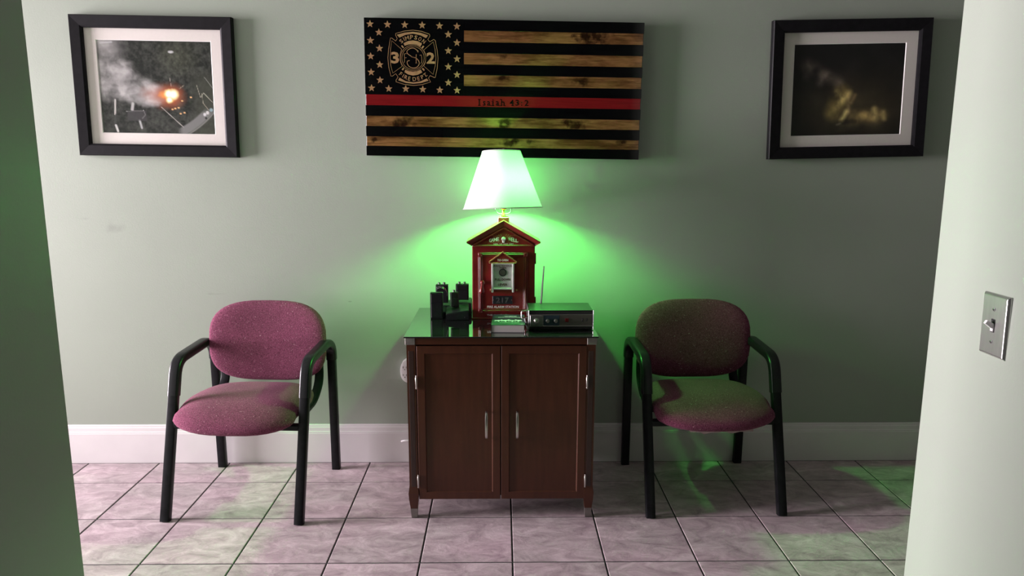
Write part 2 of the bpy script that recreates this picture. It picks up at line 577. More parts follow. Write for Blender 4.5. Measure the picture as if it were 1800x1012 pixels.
def add_sweep(bm, path, sect, side=None, cap=True, scale=None):
    """sweep a section along a path; 'side' fixes the section's first axis"""
    P = [Vector(p) for p in path]
    rings = []
    prev = None
    for i, p in enumerate(P):
        if i == 0:
            t = P[1] - P[0]
        elif i == len(P) - 1:
            t = P[-1] - P[-2]
        else:
            t = (P[i + 1] - P[i]).normalized() + (P[i] - P[i - 1]).normalized()
        t.normalize()
        if side is not None:
            A = Vector(side)
            A = (A - t * A.dot(t)).normalized()
        else:
            if prev is None:
                A = t.orthogonal().normalized()
            else:
                A = (prev - t * prev.dot(t)).normalized()
            prev = A
        B = t.cross(A)
        s = scale[i] if scale else 1.0
        rings.append([bm.verts.new(p + A * (u * s) + B * (v * s)) for u, v in sect])
    n = len(sect)
    for i in range(len(rings) - 1):
        for k in range(n):
            bm.faces.new((rings[i][k], rings[i][(k + 1) % n], rings[i + 1][(k + 1) % n], rings[i + 1][k]))
    if cap:
        bm.faces.new(rings[0][::-1])
        bm.faces.new(rings[-1])

def sweep(path, sect, side=None, cap=True, scale=None):
    bm = bmesh.new()
    add_sweep(bm, path, sect, side, cap, scale)
    return bm

def add_ribbon(bm, pts, w, y, t=0.0006, closed=False):
    """flat stroke of width w in the x-z plane standing proud by t at y"""
    P = [Vector((p[0], p[1])) for p in pts]
    n = len(P)
    L = []
    for i in range(n):
        if closed:
            a, c = P[i - 1], P[(i + 1) % n]
        else:
            a, c = P[max(0, i - 1)], P[min(n - 1, i + 1)]
        d1 = (P[i] - a)
        d2 = (c - P[i])
        d = (d1.normalized() if d1.length > 1e-9 else Vector((0, 0))) + (d2.normalized() if d2.length > 1e-9 else Vector((0, 0)))
        d.normalize()
        nrm = Vector((-d.y, d.x))
        L.append((P[i] + nrm * w / 2, P[i] - nrm * w / 2))
    m = n if closed else n - 1
    vs = [(bm.verts.new((a.x, y - t, a.y)), bm.verts.new((b.x, y - t, b.y)), bm.verts.new((a.x, y, a.y)), bm.verts.new((b.x, y, b.y))) for a, b in L]
    for i in range(m):
        p, q = vs[i], vs[(i + 1) % n]
        bm.faces.new((p[0], p[1], q[1], q[0]))
        bm.faces.new((p[0], q[0], q[2], p[2]))
        bm.faces.new((p[1], p[3], q[3], q[1]))
        bm.faces.new((p[2], q[2], q[3], p[3]))
    if not closed:
        bm.faces.new((vs[0][0], vs[0][2], vs[0][3], vs[0][1]))
        bm.faces.new((vs[-1][0], vs[-1][1], vs[-1][3], vs[-1][2]))

_txt = {}
def text_geo(s, bold=0.0):
    key = (s, bold)
    if key in _txt:
        return _txt[key]
    cu = bpy.data.curves.new('lettering', 'FONT')
    cu.body = s
    cu.size = 1.0
    cu.offset = bold
    cu.resolution_u = 2
    cu.fill_mode = 'FRONT'
    o = bpy.data.objects.new('lettering', cu)
    COL.objects.link(o)
    bpy.context.view_layer.update()
    me = bpy.data.meshes.new_from_object(o.evaluated_get(bpy.context.evaluated_depsgraph_get()))
    V = [v.co.copy() for v in me.vertices]
    F = [tuple(p.vertices) for p in me.polygons]
    bpy.data.objects.remove(o)
    bpy.data.curves.remove(cu)
    bpy.data.meshes.remove(me)
    _txt[key] = (V, F)
    return V, F

def add_text(bm, s, cx, cz, h, y, w=None, bold=0.0, rot=0.0, t=0.0006, capref=True):
    """lettering in the x-z plane, facing -y; (cx, cz) is its middle, h its height, w its width"""
    V, F = text_geo(s, bold)
    if not V:
        return
    x0, x1 = min(v.x for v in V), max(v.x for v in V)
    y0, y1 = min(v.y for v in V), max(v.y for v in V)
    sy = h / (y1 - y0)
    sx = w / (x1 - x0) if w else sy
    ca, sa = math.cos(rot), math.sin(rot)
    def tr(v, yy):
        a, b = (v.x - (x0 + x1) / 2) * sx, (v.y - (y0 + y1) / 2) * sy
        return (cx + a * ca - b * sa, yy, cz + a * sa + b * ca)
    top = [bm.verts.new(tr(v, y - t)) for v in V]
    for f in F:
        try:
            bm.faces.new([top[i] for i in f])
        except ValueError:
            pass

def grid_print(name, parent, w, h, y, nx, ny, fn):
    """flat printed picture: a fine sheet whose colours are computed point by point"""
    me = bpy.data.meshes.new(name)
    V, F, Cc = [], [], []
    for j in range(ny + 1):
        for i in range(nx + 1):
            u, v = i / nx, j / ny
            V.append((-w / 2 + w * u, y, h / 2 - h * v))
            c = fn(u, v)
            Cc.extend((max(0, c[0]), max(0, c[1]), max(0, c[2]), 1.0))
    for j in range(ny):
        for i in range(nx):
            a = j * (nx + 1) + i
            F.append((a, a + nx + 1, a + nx + 2, a + 1))
    me.from_pydata(V, [], F)
    at = me.color_attributes.new('print', 'FLOAT_COLOR', 'POINT')
    at.data.foreach_set('color', Cc)
    me.materials.append(M['print'])
    o = bpy.data.objects.new(name, me)
    COL.objects.link(o)
    o.parent = parent
    return o

def sm(a, b, x):
    t = max(0.0, min(1.0, (x - a) / (b - a)))
    return t * t * (3 - 2 * t)

def fbm(x, y, oct=5, s=0.0):
    v, a, f = 0, 0.5, 1.0
    for _ in range(oct):
        v += a * noise.noise(Vector((x * f + s, y * f - s, s * 1.7)))
        a *= 0.5
        f *= 2.0
    return v

def mix(a, b, t):
    return tuple(a[i] + (b[i] - a[i]) * t for i in range(3))

def seg_d(u, v, a, b, asp=1.22):
    px, py = (u - a[0]) * asp, v - a[1]
    dx, dy = (b[0] - a[0]) * asp, b[1] - a[1]
    t = max(0, min(1, (px * dx + py * dy) / (dx * dx + dy * dy)))
    return math.hypot(px - dx * t, py - dy * t)

# ================================================================== SETTING
XL, XR, YN, H = DOOR_X, 6.0, -8.5, 2.45
PASS_L, PASS_R, YC = -0.951, 0.860, -1.55

struct(obj('wall_back', box(XL - 0.12, XR + 0.12, 0, 0.12, -0.05, H), 'wall'))
struct(obj('ceiling', box(XL - 0.12, XR + 0.12, YN - 0.12, 0.12, H, H + 0.1), 'ceiling'))
# corridor's near side: two L-shaped walls leave the passage the camera stands in
def lwall(name, pts):
    bm = bmesh.new()
    a = [bm.verts.new((x, y, -0.05)) for x, y in pts]
    b = [bm.verts.new((x, y, H)) for x, y in pts]
    n = len(pts)
    bm.faces.new(a[::-1])
    bm.faces.new(b)
    for i in range(n):
        bm.faces.new((a[i], a[(i + 1) % n], b[(i + 1) % n], b[i]))
    # rounded plaster corner where the passage meets the corridor
    ed = [e for e in bm.edges if abs(e.verts[0].co.x - e.verts[1].co.x) < 1e-6 and abs(e.verts[0].co.y - e.verts[1].co.y) < 1e-6
          and abs(e.verts[0].co.y - YC) < 1e-4 and (abs(e.verts[0].co.x - PASS_L) < 1e-4 or abs(e.verts[0].co.x - PASS_R) < 1e-4)]
    bmesh.ops.bevel(bm, geom=ed, offset=0.004, segments=2, affect='EDGES')
    return struct(obj(name, bm, 'wall'))
lwall('wall_front_left', [(XL - 0.12, YC), (PASS_L, YC), (PASS_L, YN), (PASS_L - 0.12, YN), (PASS_L - 0.12, YC - 0.12), (XL - 0.12, YC - 0.12)])
lwall('wall_front_right', [(XR + 0.12, YC), (PASS_R, YC), (PASS_R, YN), (PASS_R + 0.12, YN), (PASS_R + 0.12, YC - 0.12), (XR + 0.12, YC - 0.12)])
struct(obj('wall_rear', box(PASS_L - 0.12, PASS_R + 0.12, YN - 0.12, YN, -0.05, H), 'wall'))
struct(obj('wall_right', box(XR, XR + 0.12, YC, 0, -0.05, H), 'wall'))
bm = bmesh.new()
add_box(bm, XL - 0.12, XL, YC, -1.44, -0.05, H)
add_box(bm, XL - 0.12, XL, -0.16, 0, -0.05, H)
add_box(bm, XL - 0.12, XL, -1.44, -0.16, 2.28, H)
struct(obj('wall_left', bm, 'wall'))
dr = struct(obj('door_1', (lambda b: (add_box(b, XL - 0.1, XL - 0.04, -1.44, -1.40, 0, 2.28, 0.004), add_box(b, XL - 0.1, XL - 0.04, -0.20, -0.16, 0, 2.28, 0.004),
                                     add_box(b, XL - 0.1, XL - 0.04, -1.40, -0.20, 2.24, 2.28, 0.004), add_box(b, XL - 0.1, XL - 0.04, -1.40, -0.20, 0, 0.20, 0.004), b)[-1])(bmesh.new()), 'pewter'))

# baseboard with a stepped cap
bm = bmesh.new()
add_prism_yz(bm, [(0, 0), (-0.018, 0), (-0.018, 0.132), (-0.0165, 0.135), (-0.0165, 0.139), (-0.012, 0.142), (-0.011, 0.157), (-0.008, 0.161), (-0.0075, 0.166), (-0.004, 0.170), (0, 0.170)], XL, XR)
struct(obj('baseboard_back', bm, 'base'))

# floor: grout bed + tiles
T = 0.305
GAP = 0.0055
Y0 = 0.09            # grid line y = Y0 - k*T, grid line x = k*T
floor = struct(obj('floor', box(XL - 0.12, XR + 0.12, YN - 0.12, 0.0, -0.06, -0.0022), 'grout'))
_tile = {}
def tile_mesh(w, d):
    k = (round(w, 4), round(d, 4))
    if k not in _tile:
        bm = bmesh.new()
        c = 0.0016
        lv = [(-0.5, 0, -0.007), (-0.5, 0, -0.0012), (-0.5, c, 0)]
        rings = []
        for _, ins, z in lv:
            rings.append([bm.verts.new((sx * (w / 2 - ins), sy * (d / 2 - ins), z)) for sx, sy in ((-1, -1), (1, -1), (1, 1), (-1, 1))])
        for i in range(2):
            for j in range(4):
                bm.faces.new((rings[i][j], rings[i][(j + 1) % 4], rings[i + 1][(j + 1) % 4], rings[i + 1][j]))
        bm.faces.new(rings[2])
        me = bpy.data.meshes.new('tile')
        bmesh.ops.recalc_face_normals(bm, faces=bm.faces[:])
        bm.to_mesh(me)
        bm.free()
        me.materials.append(M['tile'])
        _tile[k] = me
    return _tile[k]
random.seed(4)
far = bmesh.new()
for r in range(0, 29):
    ya, yb = Y0 - r * T, Y0 - (r + 1) * T
    ya = min(ya - GAP / 2, -0.020)
    yb = max(yb + GAP / 2, YN)
    if ya - yb < 0.02:
        continue
    for k in range(-15, 20):
        xa, xb = k * T + GAP / 2, (k + 1) * T - GAP / 2
        xa, xb = max(xa, XL), min(xb, XR)
        if xb - xa < 0.02:
            continue
        inside_pass = xb > PASS_L and xa < PASS_R
        if yb < YC - 0.1 and not inside_pass:
            continue
        if -8 <= k <= 7 and r <= 6:
            o = obj('tile', None, None, floor, shared=tile_mesh(xb - xa, ya - yb))
            o.location = ((xa + xb) / 2, (ya + yb) / 2, random.uniform(-0.0003, 0.0002))
        else:
            f = [far.verts.new((x, y, 0)) for x, y in ((xa, yb), (xb, yb), (xb, ya), (xa, ya))]
            f2 = [far.verts.new((x, y, -0.007)) for x, y in ((xa, yb), (xb, yb), (xb, ya), (xa, ya))]
            far.faces.new(f)
            for j in range(4):
                far.faces.new((f2[j], f2[(j + 1) % 4], f[(j + 1) % 4], f[j]))
fo = obj('distant_tiles', far, 'tile', floor)
fo['kind'] = 'stuff'

# ================================================================== FRAMED PICTURES
def framed(loc, tilt, w, h, label, fn, edge_hi=True):
    t = thing('framed_picture', label, 'picture', loc, (0, tilt, 0), 'framed photographs on the back wall')
    fw = 0.047
    dep, fr = 0.030, -0.030
    # four mitred rails with a raised outer lip
    prof = [(0.0, 0.0), (0.0, -0.026), (0.003, -0.030), (0.040, -0.027), (fw, -0.022), (fw, -0.006), (fw, 0.0)]
    for side in range(4):
        bm = bmesh.new()
        L = w if side % 2 == 0 else h
        D = h if side % 2 == 0 else w
        A, B = [], []
        for ins, y in prof:
            A.append(bm.verts.new((-L / 2 + ins, y, D / 2 - ins)))
            B.append(bm.verts.new((L / 2 - ins, y, D / 2 - ins)))
        n = len(prof)
        for i in range(n):
            bm.faces.new((A[i], A[(i + 1) % n], B[(i + 1) % n], B[i]))
        bm.faces.new(A)
        bm.faces.new(B[::-1])
        bmesh.ops.transform(bm, matrix=Matrix.Rotation(-side * PI / 2, 4, 'Y'), verts=bm.verts[:])
        obj('frame_rail', bm, 'black_frame', t)
    iw, ih = w - 2 * fw, h - 2 * fw
    pw, ph = 0.447, 0.357
    # mat board with a bevelled window
    bm = bmesh.new()
    def ring(a, b, y):
        return [bm.verts.new((sx * a / 2, y, sz * b / 2)) for sx, sz in ((-1, -1), (1, -1), (1, 1), (-1, 1))]
    r0, r1 = ring(iw + 0.004, ih + 0.004, -0.010), ring(pw + 0.004, ph + 0.004, -0.010)
    for j in range(4):
        bm.faces.new((r0[j], r0[(j + 1) % 4], r1[(j + 1) % 4], r1[j]))
    mo = obj('mat_board', bm, 'mat_board', t)
    bm = bmesh.new()
    r1, r2 = ring(pw + 0.004, ph + 0.004, -0.010), ring(pw, ph, -0.0072)
    for j in range(4):
        bm.faces.new((r1[j], r1[(j + 1) % 4], r2[(j + 1) % 4], r2[j]))
    obj('mat_bevel', bm, 'mat_bevel', mo)
    grid_print('photo_print', t, pw, ph, -0.007, 170, 136, fn)
    obj('glass_pane', box(-iw / 2 - 0.002, iw / 2 + 0.002, -0.0165, -0.0145, -ih / 2 - 0.002, ih / 2 + 0.002), 'glass', t)
    obj('backing_board', box(-w / 2 + 0.006, w / 2 - 0.006, -0.005, -0.0005, -h / 2 + 0.006, h / 2 - 0.006), 'frame_edge', t)
    return t

def aerial_fire(u, v):
    n = fbm(u * 9, v * 7.5, 5, 3.1)
    n2 = fbm(u * 26, v * 21, 3, 7.7)
    n3 = fbm(u * 60, v * 49, 2, 1.9)
    g = max(0.006, 0.022 + 0.050 * n + 0.050 * n2 + 0.035 * n3)
    c = (g * 0.95, g * 1.02, g * 0.86)
    # tree crowns, brighter at upper right
    k = sm(0.30, 0.0, math.hypot((u - 0.70) * 1.2, v - 0.17)) * 0.5
    c = mix(c, (0.075 + 0.10 * n2 + 0.05 * n3, 0.082 + 0.10 * n2 + 0.05 * n3, 0.052 + 0.07 * n2 + 0.03 * n3), k)
    # lawn and field lower right
    d = v - (0.44 + 0.75 * (u - 0.55))
    lawn = sm(0.0, 0.18, u - 0.74) * sm(0.25, 0.45, v) * 0.6
    c = mix(c, (0.055, 0.060, 0.042), lawn)
    # road sweeping to the lower right corner
    rr = abs(math.hypot((u - 0.34) * 1.22, v - 0.10) - 0.985)
    road = sm(0.055, 0.035, rr) * sm(0.66, 0.72, u) * sm(0.70, 0.80, v)
    c = mix(c, (0.20, 0.20, 0.195), road * 0.9)
    kerb = sm(0.010, 0.003, abs(math.hypot((u - 0.34) * 1.22, v - 0.10) - 1.04)) * sm(0.66, 0.72, u)
    c = mix(c, (0.30, 0.30, 0.28), kerb * 0.6)
    # driveways, roofs and fences lower left
    for a, b, w, col, s in (((0.125, 0.64), (0.115, 0.80), 0.012, (0.55, 0.54, 0.50), 1), ((0.12, 0.80), (0.105, 0.92), 0.010, (0.05, 0.05, 0.05), 1),
                            ((0.115, 0.92), (0.13, 0.985), 0.016, (0.60, 0.60, 0.57), 1), ((0.28, 0.68), (0.27, 0.745), 0.022, (0.42, 0.41, 0.40), 1),
                            ((0.33, 0.86), (0.345, 0.945), 0.015, (0.40, 0.40, 0.40), 1), ((0.37, 0.75), (0.385, 0.80), 0.005, (0.6, 0.6, 0.58), 1),
                            ((0.385, 0.80), (0.355, 0.84), 0.005, (0.55, 0.55, 0.52), 1), ((0.22, 0.765), (0.37, 0.755), 0.006, (0.30, 0.30, 0.29), 1),
                            ((0.53, 0.71), (0.72, 0.93), 0.005, (0.42, 0.40, 0.37), 1), ((0.62, 0.38), (0.635, 0.52), 0.0035, (0.34, 0.30, 0.27), 1),
                            ((0.70, 0.51), (0.745, 0.47), 0.003, (0.40, 0.33, 0.25), 1), ((0.855, 0.46), (0.885, 0.60), 0.004, (0.36, 0.34, 0.28), .8),
                            ((0.885, 0.60), (0.915, 0.55), 0.004, (0.36, 0.34, 0.28), .8), ((0.915, 0.55), (0.99, 0.65), 0.005, (0.42, 0.40, 0.33), .8),
                            ((0.90, 0.56), (0.905, 0.66), 0.004, (0.40, 0.38, 0.30), .8), ((0.905, 0.66), (0.955, 0.74), 0.004, (0.40, 0.36, 0.28), .8),
                            ((0.93, 0.38), (1.0, 0.50), 0.004, (0.30, 0.30, 0.28), .7), ((0.03, 0.03), (0.13, 0.02), 0.012, (0.50, 0.52, 0.55), .7)):
        q = sm(w, w * 0.35, seg_d(u, v, a, b)) * s
        c = mix(c, col, q)
    hs = sm(0.11, 0.09, abs(u - 0.31) * 1.2) * sm(0.06, 0.05, abs(v - 0.81))
    c = mix(c, (0.045, 0.042, 0.045), hs * 0.8)
    # white roof in the trees
    q = sm(0.03, 0.012, math.hypot((u - 0.645) * 0.9, (v - 0.115) * 1.6) + 0.012 * n2)
    c = mix(c, (0.52, 0.53, 0.52), q)
    # fire engines on the road
    for eu, ev, col in ((0.915, 0.785, (0.62, 0.62, 0.62)), (0.94, 0.765, (0.6, 0.6, 0.58)), (0.975, 0.735, (0.25, 0.36, 0.38))):
        q = sm(0.024, 0.012, math.hypot((u - eu) * 1.3, (v - ev)) + 0.01 * n2)
        c = mix(c, col, q)
    q = sm(0.018, 0.008, math.hypot((u - 0.925) * 1.3, v - 0.825))
    c = mix(c, (0.02, 0.02, 0.02), q)
    # smoke
    p = fbm(u * 4.2 + 0.4 * n, v * 4.2, 6, 11.3)
    axis_v = 0.54 - 0.62 * max(0, 0.52 - u) * (1 if u > 0.2 else 1.0)
    spread = 0.07 + 0.42 * max(0.0, 0.62 - u)
    dens = sm(1.15, 0.15, abs(v - (axis_v + 0.07)) / spread + 0.9 * -p) * sm(0.70, 0.46, u)
    top = sm(0.30, 0.0, u) * sm(0.75, 0.10, v - 0.0) * (0.75 + 0.5 * p)
    dens = max(dens * 0.92, top * 0.85)
    dens *= sm(0.80, 0.62, v - 0.25 * p)
    b = 0.30 + 0.60 * p + 0.12 * n2 + 0.18 * sm(0.5, 0.0, u)
    b = max(0.07, b)
    c = mix(c, (b * 1.0, b * 0.97, b * 0.95), max(0, min(1, dens)))
    # fire
    dx, dy = (u - 0.615) * 1.22, (v - 0.58)
    dl = dx * (0.55 if dx < 0 else 1.0)
    rr = math.hypot(dl, dy * 1.15) + 0.05 * p + 0.02 * n2
    c = mix(c, (0.42, 0.10, 0.035), sm(0.21, 0.03, rr) * 0.90)
    c = mix(c, (0.95, 0.36, 0.08), sm(0.095, 0.03, rr))
    core = min(math.hypot(dx - 0.035, dy + 0.01), math.hypot(dx + 0.015, dy + 0.015) * 1.15, math.hypot(dx + 0.01, dy - 0.05) * 1.6) + 0.018 * p + 0.012 * n2
    c = mix(c, (1.0, 0.80, 0.38), sm(0.075, 0.035, core))
    c = mix(c, (1.0, 0.97, 0.86), sm(0.050, 0.022, core))
    for eu, ev in ((0.655, 0.725), (0.685, 0.715), (0.63, 0.735), (0.70, 0.78), (0.735, 0.77), (0.80, 0.60), (0.72, 0.64)):
        c = mix(c, (0.95, 0.55, 0.25), sm(0.013, 0.005, math.hypot((u - eu) * 1.0, (v - ev) * 1.3)))
    # faint reflection-like dark panel printed at upper right edge
    return c

def night_fire(u, v):
    n = fbm(u * 5, v * 4, 5, 21.0)
    n2 = fbm(u * 14, v * 9, 4, 5.0)
    g = 0.010 + 0.012 * max(0, n)
    c = (g, g * 0.95, g * 0.95)
    # glow over the ground
    q = math.exp(-(((u - 0.62) * 2.2) ** 2 + ((v - 0.72) * 3.2) ** 2))
    c = mix(c, (0.085, 0.066, 0.035), q * (0.55 + 0.6 * n))
    # smoke streak
    def glow(a, b, w, s, col):
        q = max(0.0, 1 - (seg_d(u, v, a, b) / w) ** 1.2)
        q = q * q * max(0.0, min(1.0, s * (0.75 + 1.1 * n2 + 0.5 * n)))
        return tuple(c[i] + 1.35 * col[i] * q for i in range(3))
    for a, b, w, sx, col in (((0.12, 0.22), (0.28, 0.33), 0.12, 0.55, (0.10, 0.078, 0.062)), ((0.28, 0.33), (0.42, 0.42), 0.10, 0.6, (0.11, 0.085, 0.065)),
                             ((0.30, 0.33), (0.24, 0.42), 0.08, 0.5, (0.08, 0.065, 0.055)), ((0.12, 0.35), (0.14, 0.34), 0.08, 0.4, (0.06, 0.05, 0.045)),
                             ((0.45, 0.54), (0.38, 0.74), 0.15, 0.9, (0.26, 0.19, 0.055)), ((0.40, 0.52), (0.46, 0.60), 0.05, 0.9, (0.34, 0.27, 0.10)),
                             ((0.51, 0.54), (0.46, 0.62), 0.07, 0.9, (0.36, 0.28, 0.10)), ((0.455, 0.60), (0.40, 0.70), 0.06, 0.9, (0.30, 0.23, 0.08)),
                             ((0.50, 0.74), (0.46, 0.83), 0.050, 1.0, (0.52, 0.41, 0.16)), ((0.51, 0.58), (0.52, 0.74), 0.05, 0.7, (0.16, 0.11, 0.05)),
                             ((0.57, 0.56), (0.54, 0.64), 0.04, 0.6, (0.22, 0.15, 0.06)), ((0.58, 0.80), (0.82, 0.79), 0.12, 0.9, (0.24, 0.175, 0.06)),
                             ((0.755, 0.72), (0.765, 0.82), 0.06, 1.0, (0.42, 0.32, 0.12)), ((0.65, 0.77), (0.72, 0.82), 0.07, 0.9, (0.30, 0.20, 0.07)),
                             ((0.84, 0.75), (0.85, 0.83), 0.045, 0.9, (0.26, 0.20, 0.08)), ((0.42, 0.885), (0.45, 0.87), 0.022, 0.8, (0.22, 0.20, 0.13)),
                             ((0.45, 0.90), (0.80, 0.88), 0.10, 0.5, (0.05, 0.042, 0.022))):
        c = glow(a, b, w, sx, col)
    # dark engine and ground line in front of the flames
    c = mix(c, (0.012, 0.012, 0.012), 0.55 * sm(0.040, 0.008, seg_d(u, v, (0.46, 0.855), (0.58, 0.850))))
    return c

framed((-1.4135, 0, 1.5840), R(0.75), 0.632, 0.541, 'black-framed aerial photograph of smoke and a burning house, left of the flag', aerial_fire)
framed((1.3660, 0, 1.5860), R(-1.25), 0.637, 0.542, 'black-framed dark photograph of a night fire, right of the flag', night_fire)

# ================================================================== WOODEN FLAG
flag = thing('wooden_flag', 'black and burnt-wood flag plaque with one red stripe and a round fire emblem', 'flag', (-0.027, 0, 1.5775), (0, R(0.72), 0))
W2, H2 = FLAG_W / 2, FLAG_H / 2
obj('backing_panel', box(-W2, W2, -0.030, -0.0005, -H2, H2, 0.001), 'flag_side', flag)
FY = -0.040
UX = fz(641, 300)[0]
SB = [0, .0786, .1595, .239, .320, .396, .477, .548, .627, .705, .780, .856, .927, 1.0]
wood = {1: 'pine', 3: 'pine', 5: 'pine', 7: 'flag_red', 9: 'pine', 11: 'pine'}
for i in range(13):
    z1, z0 = H2 - SB[i] * FLAG_H, H2 - SB[i + 1] * FLAG_H
    x0 = UX if i < 7 else -W2
    g = 0.0003
    m = wood.get(i, 'flag_black')
    ed = W2 - (0.003 if i in wood else 0)
    obj('stripe_board', box(x0 + g + (0.003 if (i in wood and i > 6) else 0), ed - g, FY, -0.030, z0 + g, z1 - g, 0.0005), m, flag)
un = obj('star_panel', box(-W2, UX - 0.0003, FY, -0.030, H2 - SB[7] * FLAG_H + 0.0003, H2, 0.0005), 'flag_black', flag)
stars = [(70, 77), (176, 80), (281, 82), (387, 84), (493, 88), (599, 91), (124, 127), (546, 139), (73, 175), (599, 188), (128, 222), (546, 236),
         (75, 269), (599, 285), (130, 320), (546, 332), (78, 365), (599, 380), (132, 413), (546, 428), (81, 461), (185, 465), (288, 466), (391, 469), (494, 473), (599, 475)]
sp = []
for k in range(10):
    rr = 0.0152 if k % 2 == 0 else 0.0066
    t = PI / 2 + k * PI / 5
    sp.append((rr * math.cos(t), rr * math.sin(t)))
star_me = None
for s in stars:
    x, z = fz(*s)
    if star_me is None:
        o = obj('star', prism_xz(sp, FY - 0.0010, FY - 0.0001), 'flag_tan', un)
        star_me = o.data
    else:
        o = obj('star', None, None, un, shared=star_me)
    o.location = (x, 0, z)

def ez(px, py):
    """emblem: marks measured on its own enlargement (110 x 125 px shown 8.1 times)"""
    fx, fy = 670 + px / 8.1, 40 + py / 8.1
    return fz((fx - 630) * 3.4615, (fy - 20) * 3.4607)
EY = FY - 0.0001
cross = [(205, 150), (330, 115), (450, 103), (570, 118), (688, 160), (690, 190), (662, 232), (690, 265), (745, 232), (768, 245), (795, 380), (808, 500), (795, 640), (768, 765), (750, 765),
         (695, 738), (672, 775), (702, 830), (580, 868), (460, 880), (330, 865), (212, 828), (212, 805), (240, 760), (208, 712), (160, 748), (138, 745), (108, 620), (95, 490), (105, 370), (130, 215), (150, 212), (205, 255), (228, 220), (205, 175)]
emb = obj('emblem', (lambda b: (add_ribbon(b, [ez(*p) for p in cross], 0.0019, EY, 0.0008, True), b)[-1])(bmesh.new()), 'flag_tan', un)
bm = bmesh.new()
add_ribbon(bm, [ez(*p) for p in [(150, 250), (290, 370), (272, 430), (268, 490), (275, 550), (298, 608), (165, 705), (137, 600), (127, 490), (133, 370)]], 0.0016, EY, 0.0008, True)
add_ribbon(bm, [ez(*p) for p in [(740, 265), (605, 380), (628, 430), (633, 490), (628, 550), (605, 605), (738, 722), (768, 600), (778, 490), (765, 370)]], 0.0016, EY, 0.0008, True)
for rad in (181, 160):
    add_ribbon(bm, [ez(452 + rad * 0.99 * math.cos(2 * PI * k / 40), 492 + rad * math.sin(2 * PI * k / 40)) for k in range(40)], 0.0014, EY, 0.0008, True)
# monogram of interlaced letters in the ring
for pl, w in (([(520, 382), (524, 410), (500, 375), (450, 352), (395, 368), (365, 400), (380, 435), (430, 468), (490, 490), (530, 530), (540, 575), (510, 618), (455, 632), (400, 612), (370, 570), (375, 535), (405, 528)], 0.0024),
              ([(328, 432), (332, 500), (330, 558)], 0.0016), ([(322, 436), (350, 430), (372, 432)], 0.0014), ([(332, 490), (360, 488)], 0.0014),
              ([(498, 440), (496, 500), (498, 562)], 0.0020), ([(484, 562), (512, 562)], 0.0014), ([(545, 455), (570, 452), (577, 500), (574, 552), (560, 566)], 0.0016),
              ([(425, 470), (480, 488)], 0.0034)):
    path = catmull([(ez(*p)[0], 0, ez(*p)[1]) for p in pl], 4) if len(pl) > 2 else [Vector((ez(*p)[0], 0, ez(*p)[1])) for p in pl]
    add_ribbon(bm, [(p.x, p.z) for p in path], w, EY, 0.0008)
obj('emblem_lines', bm, 'flag_tan', emb)
bm = bmesh.new()
def patch(pts):
    add_prism_xz(bm, [ez(*p) for p in pts], EY - 0.0008, EY)
def band(top, bot):
    for i in range(len(top) - 1):
        patch([top[i], top[i + 1], bot[i + 1], bot[i]])
def new_band(*a):
    global bm
    bm = bmesh.new()
    band(*a)
    obj('emblem_band', bm, 'flag_tan', emb)
new_band([(222, 168), (330, 138), (450, 126), (560, 140), (665, 175)], [(258, 208), (340, 170), (450, 152), (560, 175), (638, 214)])
new_band([(318, 285), (380, 255), (450, 246), (520, 256), (580, 290)], [(332, 322), (390, 302), (450, 300), (505, 306), (556, 334)])
new_band([(342, 655), (390, 676), (450, 686), (510, 676), (562, 655)], [(330, 692), (385, 724), (450, 739), (520, 728), (584, 694)])
new_band([(262, 770), (350, 820), (455, 836), (560, 820), (650, 780)], [(243, 806), (345, 842), (458, 856), (565, 845), (672, 812)])
for q in ([(290, 312), (305, 318), (322, 345), (312, 355), (285, 330)], [(592, 318), (612, 328), (590, 360), (572, 350)], [(312, 625), (330, 640), (310, 668), (290, 655)], [(592, 630), (618, 655), (608, 676), (580, 648)]):
    bm = bmesh.new()
    patch(q)
    obj('emblem_band', bm, 'flag_tan', emb)
kz = FLAG_H / 840 * 3.4607 / 8.1       # metres per enlargement pixel
bm = bmesh.new()
add_text(bm, '3', *ez(197, 488), 165 * kz, EY, 118 * kz, 0.035, t=0.0008)
obj('emblem_number', bm, 'flag_tan', emb)
bm = bmesh.new()
add_text(bm, '2', *ez(703, 492), 160 * kz, EY, 122 * kz, 0.035, t=0.0008)
obj('emblem_number', bm, 'flag_tan', emb)
bm = bmesh.new()
for ch, px, py, a in (('S', 285, 256, 42), ('I', 322, 229, 30), ('M', 367, 213, 18), ('P', 432, 200, 3), ('S', 492, 206, -12), ('O', 550, 226, -26), ('N', 606, 260, -38)):
    add_text(bm, ch, *ez(px, py), 58 * kz, EY, {'I': None, 'M': 58 * kz}.get(ch, 43 * kz), 0.012, R(a), t=0.0008)
obj('emblem_lettering', bm, 'flag_tan', emb)
bm = bmesh.new()
for ch, px, py, a in (('F', 278, 716, -38), ('I', 314, 742, -30), ('R', 352, 764, -22), ('E', 398, 783, -12), ('D', 472, 789, 6), ('E', 530, 780, 14), ('P', 583, 760, 26), ('T', 626, 732, 34)):
    add_text(bm, ch, *ez(px, py), 56 * kz, EY, None, 0.010, R(a), t=0.0008)
add_text(bm, '.', *ez(652, 738), 12 * kz, EY, 12 * kz, 0.02, t=0.0008)
obj('emblem_lettering', bm, 'flag_tan', emb)
